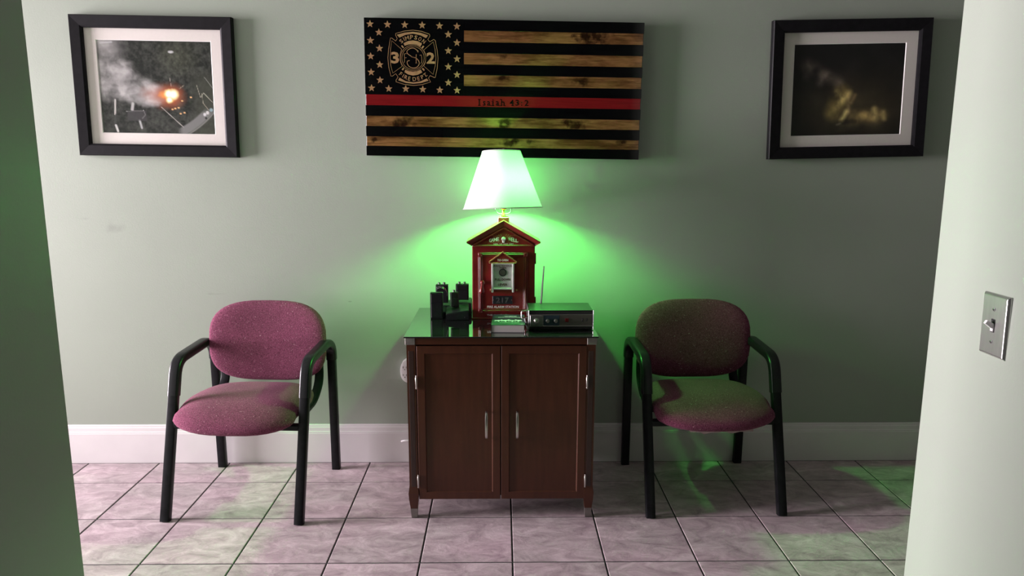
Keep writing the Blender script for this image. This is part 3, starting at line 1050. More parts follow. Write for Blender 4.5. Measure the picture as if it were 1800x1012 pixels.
# verse on the red stripe, in a serif hand
bm = bmesh.new()
def vz(px, py):
    return fz(px, py)
ks = FLAG_W / 1718
SY = FY - 0.0001
def serif(px, py, w):
    x, z = vz(px, py)
    add_box(bm, x - w * ks / 2, x + w * ks / 2, SY - 0.0007, SY, z - 1.6 * ks, z + 1.6 * ks)
for ch, px, py, hh, w in (('I', 733, 548, 38, None), ('s', 763, 554, 28, 16), ('a', 790, 554, 28, 20), ('i', 816, 549, 38, None), ('a', 843, 554, 28, 20), ('h', 876, 549, 38, 22),
                          ('4', 930, 549, 36, 25), ('3', 963, 550, 36, 22), (':', 990, 556, 24, None), ('2', 1020, 551, 36, 24)):
    add_text(bm, ch, *vz(px, py), hh * ks, SY, w * ks if w else None, 0.008, 0, t=0.0007)
for px, py, w in ((733, 529, 17), (733, 567, 17), (816, 568, 15), (812, 542, 9), (867, 568, 13), (886, 568, 13), (863, 530, 9), (935, 567, 15), (856, 567, 7), (803, 567, 7)):
    serif(px, py, w)
obj('verse_lettering', bm, 'flag_black', flag)

# ================================================================== CABINET
CX = -0.0375
cab = thing('cabinet', 'reddish-brown two-door wooden cabinet with metal corner caps, between the chairs', 'cabinet', (CX, -0.29, 0))
# local: x about CX, y about -0.29 (front face -0.24)
hw = 0.3385
F = -0.24
bm = bmesh.new()
add_box(bm, -hw + 0.018, hw - 0.018, F + 0.022, 0.225, 0.082, 0.66)
obj('carcass', bm, 'cherry', cab)
obj('top_rail', box(-hw + 0.001, hw - 0.001, F + 0.0005, 0.24, 0.6605, 0.687, 0.0015), 'cherry_rail', cab)
for sx in (-1, 1):
    for sy in (-1, 1):
        yf = F if sy < 0 else 0.245
        # corner cap
        x0, x1 = sorted((sx * (hw + 0.001), sx * (hw - 0.034)))
        y0, y1 = sorted((yf + sy * 0.001, yf - sy * 0.034))
        obj('corner_cap', box(x0, x1, y0, y1, 0.6600, 0.6876, 0.0012), 'pewter', cab)
        # post: straight, then slightly swollen and tapering to a foot
        bm = bmesh.new()
        lv = [(0.6598, 0.003, 0.034), (0.13, 0.003, 0.035), (0.10, -0.001, 0.036), (0.075, 0.0005, 0.0345), (0.0385, 0.005, 0.031)]
        rings = []
        for z, o_in, i_in in lv:
            xs = sorted((sx * (hw - o_in), sx * (hw - i_in)))
            ys = sorted((yf - sy * max(0, o_in), yf - sy * i_in))
            rings.append([bm.verts.new((x, y, z)) for x, y in ((xs[0], ys[0]), (xs[1], ys[0]), (xs[1], ys[1]), (xs[0], ys[1]))])
        for i in range(len(rings) - 1):
            for j in range(4):
                bm.faces.new((rings[i][j], rings[i][(j + 1) % 4], rings[i + 1][(j + 1) % 4], rings[i + 1][j]))
        bm.faces.new(rings[0])
        bm.faces.new(rings[-1])
        po = obj('post', bm, 'cherry', cab)
        # foot cap
        bm = bmesh.new()
        rg = []
        for z, o_in, i_in in ((0.0383, 0.0045, 0.0305), (0.002, 0.0075, 0.0285), (0.0, 0.009, 0.027)):
            xs = sorted((sx * (hw - o_in), sx * (hw - i_in)))
            ys = sorted((yf - sy * o_in, yf - sy * i_in))
            rg.append([bm.verts.new((x, y, z)) for x, y in ((xs[0], ys[0]), (xs[1], ys[0]), (xs[1], ys[1]), (xs[0], ys[1]))])
        for i in range(2):
            for j in range(4):
                bm.faces.new((rg[i][j], rg[i][(j + 1) % 4], rg[i + 1][(j + 1) % 4], rg[i + 1][j]))
        bm.faces.new(rg[0])
        bm.faces.new(rg[-1])
        obj('foot_cap', bm, 'pewter', po)
        if sy < 0:
            xs = sorted((sx * (hw - 0.0105), sx * (hw - 0.0275)))
            obj('inlay', box(xs[0], xs[1], F + 0.0022, F + 0.006, 0.125, 0.637, 0.0003), 'inlay', po)
# doors
def door(x0, x1, hinge_side):
    z0, z1 = 0.0765, 0.6555
    yf = F + 0.0015
    st = 0.027
    bm = bmesh.new()
    def ring(a0, a1, b0, b1, y):
        return [bm.verts.new((x, y, z)) for x, z in ((a0, b0), (a1, b0), (a1, b1), (a0, b1))]
    back = ring(x0, x1, z0, z1, yf + 0.019)
    e0 = ring(x0, x1, z0, z1, yf + 0.0015)
    e1 = ring(x0 + 0.0015, x1 - 0.0015, z0 + 0.0015, z1 - 0.0015, yf)
    i0 = ring(x0 + st, x1 - st, z0 + st, z1 - st, yf)
    i1 = ring(x0 + st + 0.0035, x1 - st - 0.0035, z0 + st + 0.0035, z1 - st - 0.0035, yf + 0.0045)
    for a, b in ((back, e0), (e0, e1), (e1, i0), (i0, i1)):
        for j in range(4):
            bm.faces.new((a[j], a[(j + 1) % 4], b[(j + 1) % 4], b[j]))
    bm.faces.new(back)
    d = obj('door', bm, 'cherry', cab)
    obj('panel', box(x0 + st + 0.002, x1 - st - 0.002, yf + 0.0045, yf + 0.010, z0 + st + 0.002, z1 - st - 0.002), 'cherry', d)
    # arched pull
    hx = x1 - 0.0495 if hinge_side < 0 else x0 + 0.0575
    pts = [(hx, yf + 0.002, 0.412), (hx, yf - 0.012, 0.411), (hx, yf - 0.022, 0.396), (hx, yf - 0.026, 0.364), (hx, yf - 0.022, 0.332), (hx, yf - 0.012, 0.317), (hx, yf + 0.002, 0.316)]
    pth = catmull(pts, 5)
    scl = [0.9 + 0.25 * math.sin(PI * i / (len(pth) - 1)) for i in range(len(pth))]
    obj('handle', sweep(pth, sect_rr(0.0085, 0.0055, 0.0022, 2), (1, 0, 0), True, scl), 'nickel', d, smooth=True)
    for zc in (0.5235, 0.1475):
        hx2 = x0 - 0.0022 if hinge_side < 0 else x1 + 0.0022
        bm = bmesh.new()
        add_lathe(bm, [(0.0, -0.0255), (0.002, -0.025), (0.0030, -0.0225), (0.0024, -0.019), (0.0034, -0.0175), (0.0034, 0.0175), (0.0024, 0.019), (0.0030, 0.0225), (0.002, 0.025), (0.0, 0.0255)], 10, (hx2, yf - 0.0035, zc))
        obj('hinge', bm, 'nickel', d, smooth=True)
door(-0.3005, -0.0035, -1)
door(0.0000, 0.3050 - 0.0005, 1)

# dark glass sheet on the cabinet
obj_g = obj('glass_tabletop', box(-0.380, 0.3055, -0.546, -0.040, 0.6884, 0.6934, 0.0008), 'dark_glass')
tag(obj_g, 'dark reflective glass sheet covering the top of the cabinet', 'glass top')
ZT = 0.6936

# ================================================================== CHAIRS
def cushion(w, d, th, n=44, rings=9, ex=2.6, top=1.0, bottom=0.55, edge=2.4, shape=None):
    """upholstered pad in the x-y plane: super-ellipse outline, domed on both faces"""
    bm = bmesh.new()
    def pt(r, t, s):
        c, q = math.cos(t), math.sin(t)
        x = w * r * math.copysign(abs(c) ** (2 / ex), c)
        y = d * r * math.copysign(abs(q) ** (2 / ex), q)
        h = (max(0.0, 1 - r ** edge)) ** 0.5
        z = th * (top * h if s > 0 else -bottom * h)
        if shape:
            return shape(x, y, z, r, s)
        return (x, y, z)
    def cap(s):
        out = []
        for i in range(1, rings + 1):
            r = math.sin(PI / 2 * i / rings)
            if i == rings:
                r = 1.0
            out.append([bm.verts.new(pt(r, 2 * PI * k / n, s)) for k in range(n)])
        c = bm.verts.new(pt(0, 0, s))
        for k in range(n):
            bm.faces.new((c, out[0][k], out[0][(k + 1) % n]))
        for i in range(rings - 1):
            for k in range(n):
                bm.faces.new((out[i][k], out[i + 1][k], out[i + 1][(k + 1) % n], out[i][(k + 1) % n]))
        return out
    cap(1)
    cap(-1)
    bmesh.ops.remove_doubles(bm, verts=bm.verts[:], dist=1e-5)
    return bm

def make_chair(label, loc, rz, torn=False, dx=0.0):
    t = thing('armchair', label, 'chair', loc, (0, 0, rz), 'upholstered waiting chairs by the back wall')
    hw = 0.2475
    # seat pad: flat crown, rolled front edge dipping down
    def seat_shape(x, y, z, r, s):
        fr = max(0.0, -(y + 0.02)) / 0.20
        x *= 1.0 - 0.06 * max(0, y) / 0.2 - 0.125 * sm(-0.175, -0.105, y)
        return (x, y - 0.026, z + 0.385 - 0.040 * fr ** 2.2 - 0.012 * (1 - (x / 0.246) ** 2) * max(0, y + 0.1) * 3)
    obj('seat', cushion(0.268, 0.222, 0.049, ex=2.9, top=0.92, bottom=0.95, edge=4.2, shape=seat_shape), 'fabric', t, smooth='all')
    # backrest pad: upright, hollowed towards the sitter, leaning slightly back
    def back_shape(x, y, z, r, s):
        # y is height on the pad, z is outward thickness
        wv = 1.0 - 0.035 * max(0, y / 0.165) ** 2 - 0.03 * max(0, -y / 0.165) ** 2
        X = x * wv
        Yy = 0.182 - z * 1.0 - 0.028 * (X / 0.23) ** 2 + 0.10 * y
        return (X + dx, Yy, 0.577 + y)
    bk = obj('backrest', cushion(0.241, 0.163, 0.040, ex=3.2, top=0.75, bottom=0.75, edge=3.0, shape=back_shape), 'fabric', t, smooth='all')
    sect = sect_rr(0.034, 0.029, 0.0045, 2)
    sleeve = sect_rr(0.041, 0.034, 0.009, 3)
    for sx in (-1, 1):
        x = sx * hw
        full = rounded([(x, -0.245, 0), (x, -0.080, 0.560), (x, 0.175, 0.573), (x, 0.236, 0.535), (x, 0.240, 0)], [0.055, 0.05, 0.04], 7)
        # front leg up to inside the sleeve
        obj('leg', sweep([(x, -0.245, 0), (x, -0.245 + 0.147 * 0.455 / 0.497, 0.455)], sect, (1, 0, 0)), 'chair_black', t, smooth=True)
        obj('leg', sweep([(x, 0.240, 0), (x, 0.2366, 0.50)], sect, (1, 0, 0)), 'chair_black', t, smooth=True)
        arm = [(x, -0.245 + 0.147 * 0.435 / 0.497, 0.435)] + [p for p in full if p.z > 0.44 and p.y < 0.237 and not (p.y > 0.23 and p.z < 0.5)] + [(x, 0.2366, 0.485)]
        obj('armrest', sweep(arm, sleeve, (1, 0, 0)), 'arm_black', t, smooth=True)
        # bent bar carrying the backrest
        bx = sx * 0.198
        bar = rounded([(bx, -0.02, 0.335), (bx, 0.13, 0.338), (bx, 0.216, 0.395), (bx, 0.222, 0.47), (bx, 0.200, 0.60)], 0.05, 5)
        obj('back_support', sweep(bar, sect_rr(0.036, 0.014, 0.004, 2), (1, 0, 0)), 'chair_black', t, smooth=True)
    bm = bmesh.new()
    for y, e in ((-0.148, hw - 0.012), (0.10, 0.192)):
        add_box(bm, -e, e, y - 0.014, y + 0.014, 0.322, 0.345, 0.004)
    for x in (-0.15, 0.15):
        add_box(bm, x - 0.014, x + 0.014, -0.155, 0.14, 0.3225, 0.343, 0.004)
    obj('seat_frame', bm, 'chair_black', t)
    if torn:
        bm = bmesh.new()
        n = 14
        a, b = [], []
        random.seed(9)
        for i in range(n + 1):
            u = -0.10 + 0.24 * i / n
            yy = -0.215 + 0.30 * u * u
            a.append(bm.verts.new((u, yy + 0.02, 0.345)))
            b.append(bm.verts.new((u, yy + 0.016, 0.313 - 0.004 * random.random() - (0.005 if i in (3, 4, 9, 10) else 0))))
        for i in range(n):
            bm.faces.new((a[i], a[i + 1], b[i + 1], b[i]))
        o = obj('torn_lining', bm, 'lining', t)
        o['label'] = 'pale torn lining hanging under the seat'
    return t
make_chair('mauve upholstered armchair with black frame in the daylight, left of the cabinet', (-1.004, -0.307, 0), R(-3.3), dx=0.014)
make_chair('mauve upholstered armchair with black frame in shade and torn lining, right of the cabinet', (0.756, -0.277, 0), R(1.6), True)

# ================================================================== FIRE ALARM BOX LAMP
lamp = thing('table_lamp', 'red fire alarm box made into a lamp with a pale shade and green bulb', 'lamp', (-0.0285, -0.211, ZT))
FB = -0.050                      # front plane of the box (local y)
BW = 0.1205
body = obj('box_body', box(-BW, BW, FB, 0.050, 0.0, 0.288, 0.003, 2), 'red_paint', lamp)
bm = bmesh.new()
add_box(bm, -BW - 0.003, BW + 0.003, FB - 0.003, 0.051, 0.0, 0.006, 0.001)
obj('base_lip', bm, 'red_dark', body)
# gable: field, raking cornices, bottom cornice
obj('gable_field', prism_xz([(-0.121, 0.286), (0.121, 0.286), (0.121, 0.293), (0, 0.362), (-0.121, 0.293)], FB - 0.002, 0.048), 'red_paint', lamp)
for s in (-1, 1):
    bm = bmesh.new()
    prof = [(s * 0.118, 0.284), (s * 0.141, 0.2985), (s * 0.141, 0.3035), (0, 0.3835), (0, 0.360), (s * 0.118, 0.2935)]
    prof2 = [(s * 0.118, 0.290), (s * 0.139, 0.3005), (s * 0.139, 0.3022), (0, 0.3815), (0, 0.370), (s * 0.112, 0.305)]
    vv = add_prism_xz(bm, prof, FB - 0.016, 0.056)
    for i in (0, 4, 5):
        vv[i].co.y = FB - 0.004
    obj('roof_slope', bm, 'red_paint', lamp)
    bm = bmesh.new()
    add_prism_xz(bm, [(s * 0.115, 0.2925), (0, 0.3585), (0, 0.3530), (s * 0.108, 0.2905)], FB - 0.009, FB)
    obj('cornice_bead', bm, 'red_dark', lamp)
bm = bmesh.new()
add_box(bm, -0.119, 0.119, FB - 0.008, FB + 0.002, 0.2835, 0.2905, 0.0015)
obj('cornice', bm, 'red_dark', lamp)
# maker's lettering on the gable
GY = FB - 0.0022
bm = bmesh.new()
for ch, px, py, a in (('G', 272, 228, -6), ('A', 293, 224, -3), ('M', 317, 220, 0), ('E', 341, 217, 3), ('W', 448, 217, 0), ('E', 472, 220, 0), ('L', 493, 224, 2), ('L', 513, 229, 5)):
    add_text(bm, ch, (px - 392) / 5.327 * 0.00224, 0.3085 + (226 - py) / 5.327 * 0.00224, 0.0135, GY, 0.0092 if ch not in 'MW' else 0.0115, 0.01, R(a), t=0.001)
add_text(bm, 'REG. US. PAT. OFF', 0.0, 0.2942, 0.0040, GY, 0.076, 0.0, t=0.001)
obj('maker_lettering', bm, 'letter_white', lamp)
# fist with lightning rays
bm = bmesh.new()
for a, r0, r1 in ((28, 0.018, 0.050), (38, 0.017, 0.040), (52, 0.018, 0.034), (68, 0.020, 0.030), (112, 0.020, 0.030), (128, 0.018, 0.034), (142, 0.017, 0.040), (152, 0.018, 0.050), (-14, 0.030, 0.048), (194, 0.030, 0.048), (-28, 0.018, 0.034), (208, 0.018, 0.034)):
    t = R(a)
    p = []
    for k in range(5):
        r = r0 + (r1 - r0) * k / 4
        off = (0.0014 if k % 2 else -0.0014)
        p.append((r * math.cos(t) - off * math.sin(t), 0.309 + r * math.sin(t) * 0.8 + off * math.cos(t)))
    add_ribbon(bm, p, 0.0010, GY, 0.0008)
obj('lightning_rays', bm, 'gold_wear', lamp)
bm = bmesh.new()
add_lathe(bm, [(0, -0.008), (0.0052, -0.007), (0.0082, -0.003), (0.0085, 0.0)], 14, (0, GY, 0.3135), 'y')
add_box(bm, -0.005, 0.005, GY - 0.005, GY, 0.2985, 0.309, 0.0015)
for k in range(4):
    add_box(bm, -0.008 + k * 0.0041, -0.0045 + k * 0.0041, GY - 0.0095, GY - 0.003, 0.309, 0.3185, 0.0012)
obj('fist_emblem', bm, 'silver_paint', lamp, smooth=True)
# door with moulding and corner rosettes
dx0, dx1, dz0, dz1 = -0.097, 0.093, 0.025, 0.261
dd = obj('box_door', box(dx0, dx1, FB - 0.003, FB + 0.002, dz0, dz1, 0.0008), 'red_paint', lamp)
mw = 0.0165
for x0, x1, z0, z1, ax in ((dx0, dx0 + mw, dz0 + mw, dz1 - mw, 'z'), (dx1 - mw, dx1, dz0 + mw, dz1 - mw, 'z'), (dx0 + mw, dx1 - mw, dz0, dz0 + mw, 'x'), (dx0 + mw, dx1 - mw, dz1 - mw, dz1, 'x')):
    bm = bmesh.new()
    for k in (0, 1, 2):
        q0, q1 = (0.0, 0.22) if k == 0 else ((0.32, 0.68) if k == 1 else (0.78, 1.0))
        y1 = FB - 0.003
        y0 = y1 - (0.0042 if k == 1 else 0.0030)
        if ax == 'z':
            add_box(bm, x0 + mw * q0, x0 + mw * q1, y0, y1, z0, z1, 0.0010)
        else:
            add_box(bm, x0, x1, y0, y1, z0 + mw * q0, z0 + mw * q1, 0.0010)
    obj('moulding', bm, 'red_dark', dd)
for x in (dx0 + mw / 2, dx1 - mw / 2):
    for z in (dz0 + mw / 2, dz1 - mw / 2):
        bm = bmesh.new()
        add_box(bm, x - mw / 2, x + mw / 2, FB - 0.0075, FB - 0.003, z - mw / 2, z + mw / 2, 0.0012)
        add_lathe(bm, [(0.0, -0.0105), (0.002, -0.0100), (0.0028, -0.0085), (0.0045, -0.0085), (0.0058, -0.0100), (0.0068, -0.0078), (0.0068, -0.006)], 14, (x, FB, z), 'y')
        obj('rosette', bm, 'red_dark', dd, smooth=True)
# little hood and white pull panel
PX = -0.003
hood = obj('hood', prism_xz([(PX - 0.051, 0.2235), (PX + 0.051, 0.2235), (PX + 0.051, 0.2275), (PX, 0.2635), (PX - 0.051, 0.2275)], FB - 0.017, FB - 0.002), 'red_paint', lamp)
bm = bmesh.new()
for s in (-1, 1):
    add_prism_xz(bm, [(PX + s * 0.0535, 0.2235), (PX + s * 0.0535, 0.2275), (PX, 0.2660), (PX, 0.2615)], FB - 0.0195, FB - 0.003)
add_box(bm, PX - 0.0515, PX + 0.0515, FB - 0.0195, FB - 0.003, 0.2215, 0.2240, 0.0006)
obj('hood_edge', bm, 'gold_wear', hood)
bm = bmesh.new()
add_text(bm, 'TO OPEN', PX, 0.2335, 0.0082, FB - 0.0170, 0.041, 0.012, t=0.0012)
obj('hood_lettering', bm, 'letter_white', hood)
pull = obj('pull_panel', box(PX - 0.038, PX + 0.038, FB - 0.012, FB - 0.003, 0.123, 0.2215, 0.0015), 'panel_grey', lamp)
for s in (-1, 1):
    xs = sorted((PX + s * 0.0355, PX + s * 0.0435))
    obj('panel_rail', box(xs[0], xs[1], FB - 0.020, FB - 0.003, 0.1085, 0.2205, 0.0018, 2), 'silver_paint', pull)
bm = bmesh.new()
add_box(bm, PX - 0.036, PX + 0.036, FB - 0.0175, FB - 0.006, 0.2165, 0.2215, 0.001)
obj('panel_rail', bm, 'silver_paint', pull)
obj('panel_rail', box(PX - 0.036, PX + 0.036, FB - 0.0195, FB - 0.006, 0.1195, 0.1265, 0.0015), 'silver_paint', pull)
for s in (-1, 1):
    bm = bmesh.new()
    add_lathe(bm, [(0, 0), (0.003, 0), (0.0038, 0.0015), (0.0030, 0.004), (0.0012, 0.005), (0.0012, 0.008)], 10, (PX + s * 0.050, FB - 0.011, 0.117), 'x' if s < 0 else 'x')
    obj('pivot_knob', bm, 'gold_wear', pull, smooth=True)
bm = bmesh.new()
add_lathe(bm, [(0.0, -0.0132), (0.0135, -0.0132), (0.0142, -0.0136), (0.0150, -0.0120)], 24, (PX, FB, 0.1850), 'y')
obj('round_window', bm, 'plate_black', pull, smooth=True)
bm = bmesh.new()
add_lathe(bm, [(0.0, -0.0146), (0.0105, -0.0142), (0.0112, -0.0132)], 20, (PX, FB, 0.1850), 'y')
obj('window_pane', bm, 'set_panel', pull, smooth=True)
PY = FB - 0.0121
bm = bmesh.new()
s = 'PULL HANDLE'
for i, ch in enumerate(s):
    if ch != ' ':
        u = (i - 5) / 5.0
        add_text(bm, ch, PX + u * 0.0325, 0.2120 - 0.0010 * u * u, 0.0072, PY - 0.0055, 0.0052, 0.022, 0, t=0.001)
add_text(bm, 'THEN', PX, 0.2032, 0.0066, PY, 0.027, 0.022, t=0.001)
obj('panel_lettering', bm, 'letter_red', pull)
bm = bmesh.new()
add_text(bm, 'PULL DOWN', PX, 0.1580, 0.0090, PY, 0.060, 0.024, t=0.001)
add_text(bm, 'LEVER', PX, 0.1380, 0.0094, PY, 0.036, 0.024, t=0.001)
obj('panel_lettering', bm, 'letter_red', pull)
# handle: boss and drop
bm = bmesh.new()
add_lathe(bm, [(0, -0.020), (0.005, -0.0195), (0.0082, -0.016), (0.0088, -0.010), (0.0075, -0.004), (0.0075, 0.0)], 16, (-0.0805, FB - 0.003, 0.146), 'y')
pts = catmull([(-0.0805, FB - 0.014, 0.148), (-0.0820, FB - 0.022, 0.138), (-0.0830, FB - 0.026, 0.126), (-0.0835, FB - 0.026, 0.114), (-0.0835, FB - 0.025, 0.110)], 5)
n = len(pts)
add_sweep(bm, pts, sect_c(0.0085, 12), None, True, [0.75 - 0.25 * math.sin(PI * min(1, i / (n * 0.45))) * (1 if i < n * 0.45 else 0) + (0.5 * math.sin(PI * max(0, (i - n * 0.42)) / (n * 0.62)) if i > n * 0.42 else 0) for i in range(n)])
obj('door_handle', bm, 'red_paint', dd, smooth='all')
# number plate
npl = obj('number_plate', box(PX - 0.0395, PX + 0.0375, FB - 0.0055, FB - 0.002, 0.0605, 0.0925, 0.0008), 'plate_black', lamp)
bm = bmesh.new()
add_text(bm, '217', PX - 0.001, 0.0765, 0.0205, FB - 0.0055, 0.0500, 0.02, t=0.0012)
obj('number_lettering', bm, 'letter_grey', npl)
for x in (PX - 0.0365, PX + 0.0345):
    bm = bmesh.new()
    add_lathe(bm, [(0, -0.0068), (0.0011, -0.0066), (0.0013, -0.0052)], 8, (x, FB, 0.0765), 'y')
    obj('plate_screw', bm, 'gold_wear', npl, smooth=True)
bm = bmesh.new()
add_text(bm, 'FIRE ALARM STATION', PX + 0.001, 0.0495, 0.0090, FB - 0.003, 0.122, 0.012, t=0.001)
obj('station_lettering', bm, 'letter_white', lamp)
bm = bmesh.new()
add_text(bm, 'THE GAMEWELL', -0.020, 0.0165, 0.0065, FB, 0.090, 0.004, t=0.001)
obj('base_lettering', bm, 'silver_paint', lamp)
# hinge on the right flank
for z in (0.216, 0.045):
    obj('box_hinge', box(BW - 0.001, BW + 0.0045, FB + 0.002, FB + 0.016, z, z + 0.042, 0.001), 'red_dark', lamp)
# lamp fittings
AX = 0.006
obj('lamp_neck', box(-0.0215, 0.0215, AX - 0.020, AX + 0.020, 0.366, 0.3925, 0.002), 'red_paint', lamp)
bm = bmesh.new()
add_lathe(bm, [(0.0, 0.3925), (0.0175, 0.3925), (0.0175, 0.3955), (0.008, 0.3985), (0.006, 0.402), (0.006, 0.418), (0.0115, 0.421), (0.0145, 0.4255), (0.0160, 0.432), (0.0150, 0.452), (0.0145, 0.470), (0.0, 0.472)], 20, (0, AX, 0))
obj('brass_socket', bm, 'brass', lamp, smooth=True)
# harp with its saddle
bm = bmesh.new()
for s in (-1, 1):
    add_sweep(bm, catmull([(s * 0.004, AX, 0.4045), (s * 0.018, AX, 0.4055), (s * 0.0275, AX, 0.412), (s * 0.0295, AX, 0.424), (s * 0.030, AX, 0.438)], 5), sect_c(0.0028, 8))
    add_lathe(bm, [(0, -0.008), (0.0044, -0.007), (0.0048, 0), (0.0044, 0.007), (0, 0.008)], 10, (s * 0.0298, AX, 0.430))
pts = [(-0.030, AX, 0.436), (-0.036, AX, 0.47), (-0.052, AX, 0.54), (-0.040, AX, 0.60), (-0.012, AX, 0.636), (0, AX, 0.640), (0.012, AX, 0.636), (0.040, AX, 0.60), (0.052, AX, 0.54), (0.036, AX, 0.47), (0.030, AX, 0.436)]
add_sweep(bm, catmull(pts, 5), sect_c(0.0016, 8))
add_lathe(bm, [(0, 0.638), (0.005, 0.638), (0.006, 0.642), (0.003, 0.646), (0.0050, 0.649), (0.0040, 0.652), (0, 0.653)], 12, (0, AX, 0))
obj('harp', bm, 'chrome', lamp, smooth=True)
# bulb: an ordinary pear-shaped bulb, green
BZ = 0.5035
bm = bmesh.new()
add_lathe(bm, [(0.0, 0.0295), (0.010, 0.0277), (0.0195, 0.0215), (0.0265, 0.0115), (0.0288, 0.0), (0.0272, -0.010), (0.0220, -0.0200), (0.0165, -0.0275), (0.0130, -0.034), (0.0, -0.0345)], 20, (0, AX, BZ))
obj('light_bulb', bm, 'bulb', lamp, smooth='all')
# round empire shade, slightly askew
bm = bmesh.new()
seg = 64
z0, z1, r0, r1 = 0.4250, 0.6450, 0.1525, 0.0725
rg = []
for k in range(9):
    t = k / 8
    rg.append([bm.verts.new(((r0 + (r1 - r0) * t) * math.cos(2 * PI * i / seg), (r0 + (r1 - r0) * t) * math.sin(2 * PI * i / seg), z0 + (z1 - z0) * t - z0)) for i in range(seg)])
for k in range(8):
    for i in range(seg):
        bm.faces.new((rg[k][i], rg[k][(i + 1) % seg], rg[k + 1][(i + 1) % seg], rg[k + 1][i]))
shd = obj('lamp_shade', bm, 'shade', lamp, smooth='all')
shd.location = (-0.003, AX, z0)
shd.rotation_euler = (-0.064, -0.026, 0)
for r, z in ((r0, 0.002), (r1, z1 - z0 - 0.002)):
    bm = bmesh.new()
    ringp = [(r * math.cos(2 * PI * i / seg) * 1.002, r * math.sin(2 * PI * i / seg) * 1.002, z) for i in range(seg + 1)]
    add_sweep(bm, ringp, sect_rr(0.0012, 0.006, 0.0005, 1), None, True)
    obj('shade_trim', bm, 'shade', shd, smooth=True)
bm = bmesh.new()
for k in range(3):
    t = 2 * PI * k / 3 + 0.5
    add_sweep(bm, [(0, 0, z1 - z0 - 0.006), (r1 * math.cos(t), r1 * math.sin(t), z1 - z0 - 0.003)], sect_c(0.0012, 6))
obj('added_light_blocker', lathe([(0.0, 0.0), (0.060, 0.0), (0.060, 0.0015), (0.0, 0.003)], 32, (0, 0, z1 - z0 - 0.004)), 'shade', shd, smooth=True)  # added disc, blocks most of the bulb's upward light from the flag
obj('shade_spider', bm, 'chrome', shd, smooth=True)

# ================================================================== RADIOS AND CHARGERS
def pager(name, label, loc, rz, w, d, h, lean=0.0, knobs=2, clip=False, mtl='radio_black'):
    t = thing(name, label, 'radio', loc, (lean, 0, rz), 'handheld radios in their chargers')
    b = obj('radio_body', box(-w / 2, w / 2, -d / 2, d / 2, 0, h, 0.0022, 2), mtl, t)
    bm = bmesh.new()
    add_box(bm, -w / 2 + 0.004, w / 2 - 0.004, -d / 2 - 0.0012, -d / 2 + 0.002, h * 0.06, h * 0.595, 0.0008)
    add_box(bm, -w / 2 + 0.004, w / 2 - 0.004, -d / 2 - 0.0012, -d / 2 + 0.002, h * 0.615, h * 0.95, 0.0008)
    obj('battery_cover', bm, mtl, t)
    for k in range(knobs):
        x = (-w * 0.22 + k * w * 0.40) if knobs > 1 else 0.0
        bm = bmesh.new()
        add_lathe(bm, [(0.0035, -0.002), (0.0052, 0.0), (0.0052, 0.007), (0.0042, 0.0085), (0, 0.0085)], 12, (x, 0, h))
        obj('knob', bm, 'radio_grey', t, smooth=True)
    if clip:
        bm = bmesh.new()
        for k in range(2):
            pth = catmull([(-w * 0.45, -d / 2 - 0.003, h - 0.012 - k * 0.005), (-w * 0.1, -d / 2 - 0.008, h - 0.006 - k * 0.005), (w * 0.25, -d / 2 - 0.008, h - 0.012 - k * 0.005), (w * 0.42, -d / 2 - 0.004, h - 0.028 - k * 0.004), (w * 0.45, -d / 2 - 0.002, h - 0.045)], 5)
            add_sweep(bm, pth, sect_c(0.0011, 6))
        obj('wire_clip', bm, 'chrome', t, smooth=True)
    return t

def charger(label, loc, rz, w, d, hf, hb, well=None, taper=0.0):
    t = thing('radio_charger', label, 'charger', loc, (0, 0, rz), 'radio chargers on the cabinet')
    bm = bmesh.new()
    vs = []
    for x, y, z in ((-w / 2, -d / 2, hf), (w / 2, -d / 2, hf + taper), (w / 2, d / 2, hb + taper), (-w / 2, d / 2, hb)):
        vs.append((bm.verts.new((x, y, 0)), bm.verts.new((x * 0.95, y * 0.95, z))))
    bm.faces.new([v[0] for v in vs][::-1])
    bm.faces.new([v[1] for v in vs])
    for j in range(4):
        bm.faces.new((vs[j][0], vs[(j + 1) % 4][0], vs[(j + 1) % 4][1], vs[j][1]))
    bmesh.ops.bevel(bm, geom=bm.edges[:], offset=0.0025, segments=2, affect='EDGES')
    obj('charger_base', bm, 'radio_black', t, smooth=True)
    if well:
        wx, wy, ww, wd, wz = well
        bm = bmesh.new()
        add_box(bm, wx - ww / 2 - 0.003, wx + ww / 2 + 0.003, wy - wd / 2 - 0.003, wy - wd / 2, hf * 0.5, wz, 0.0008)
        add_box(bm, wx - ww / 2 - 0.003, wx - ww / 2, wy - wd / 2, wy + wd / 2, hf * 0.5, wz, 0.0008)
        add_box(bm, wx + ww / 2, wx + ww / 2 + 0.003, wy - wd / 2, wy + wd / 2, hf * 0.5, wz, 0.0008)
        obj('charging_cup', bm, 'radio_black', t)
    bm = bmesh.new()
    add_lathe(bm, [(0, -0.002), (0.002, -0.0018), (0.0022, 0.002)], 8, (w * 0.30, -d / 2 + 0.0005, hf * 0.5), 'y')
    obj('indicator_light', bm, 'chrome', t, smooth=True)
    return t

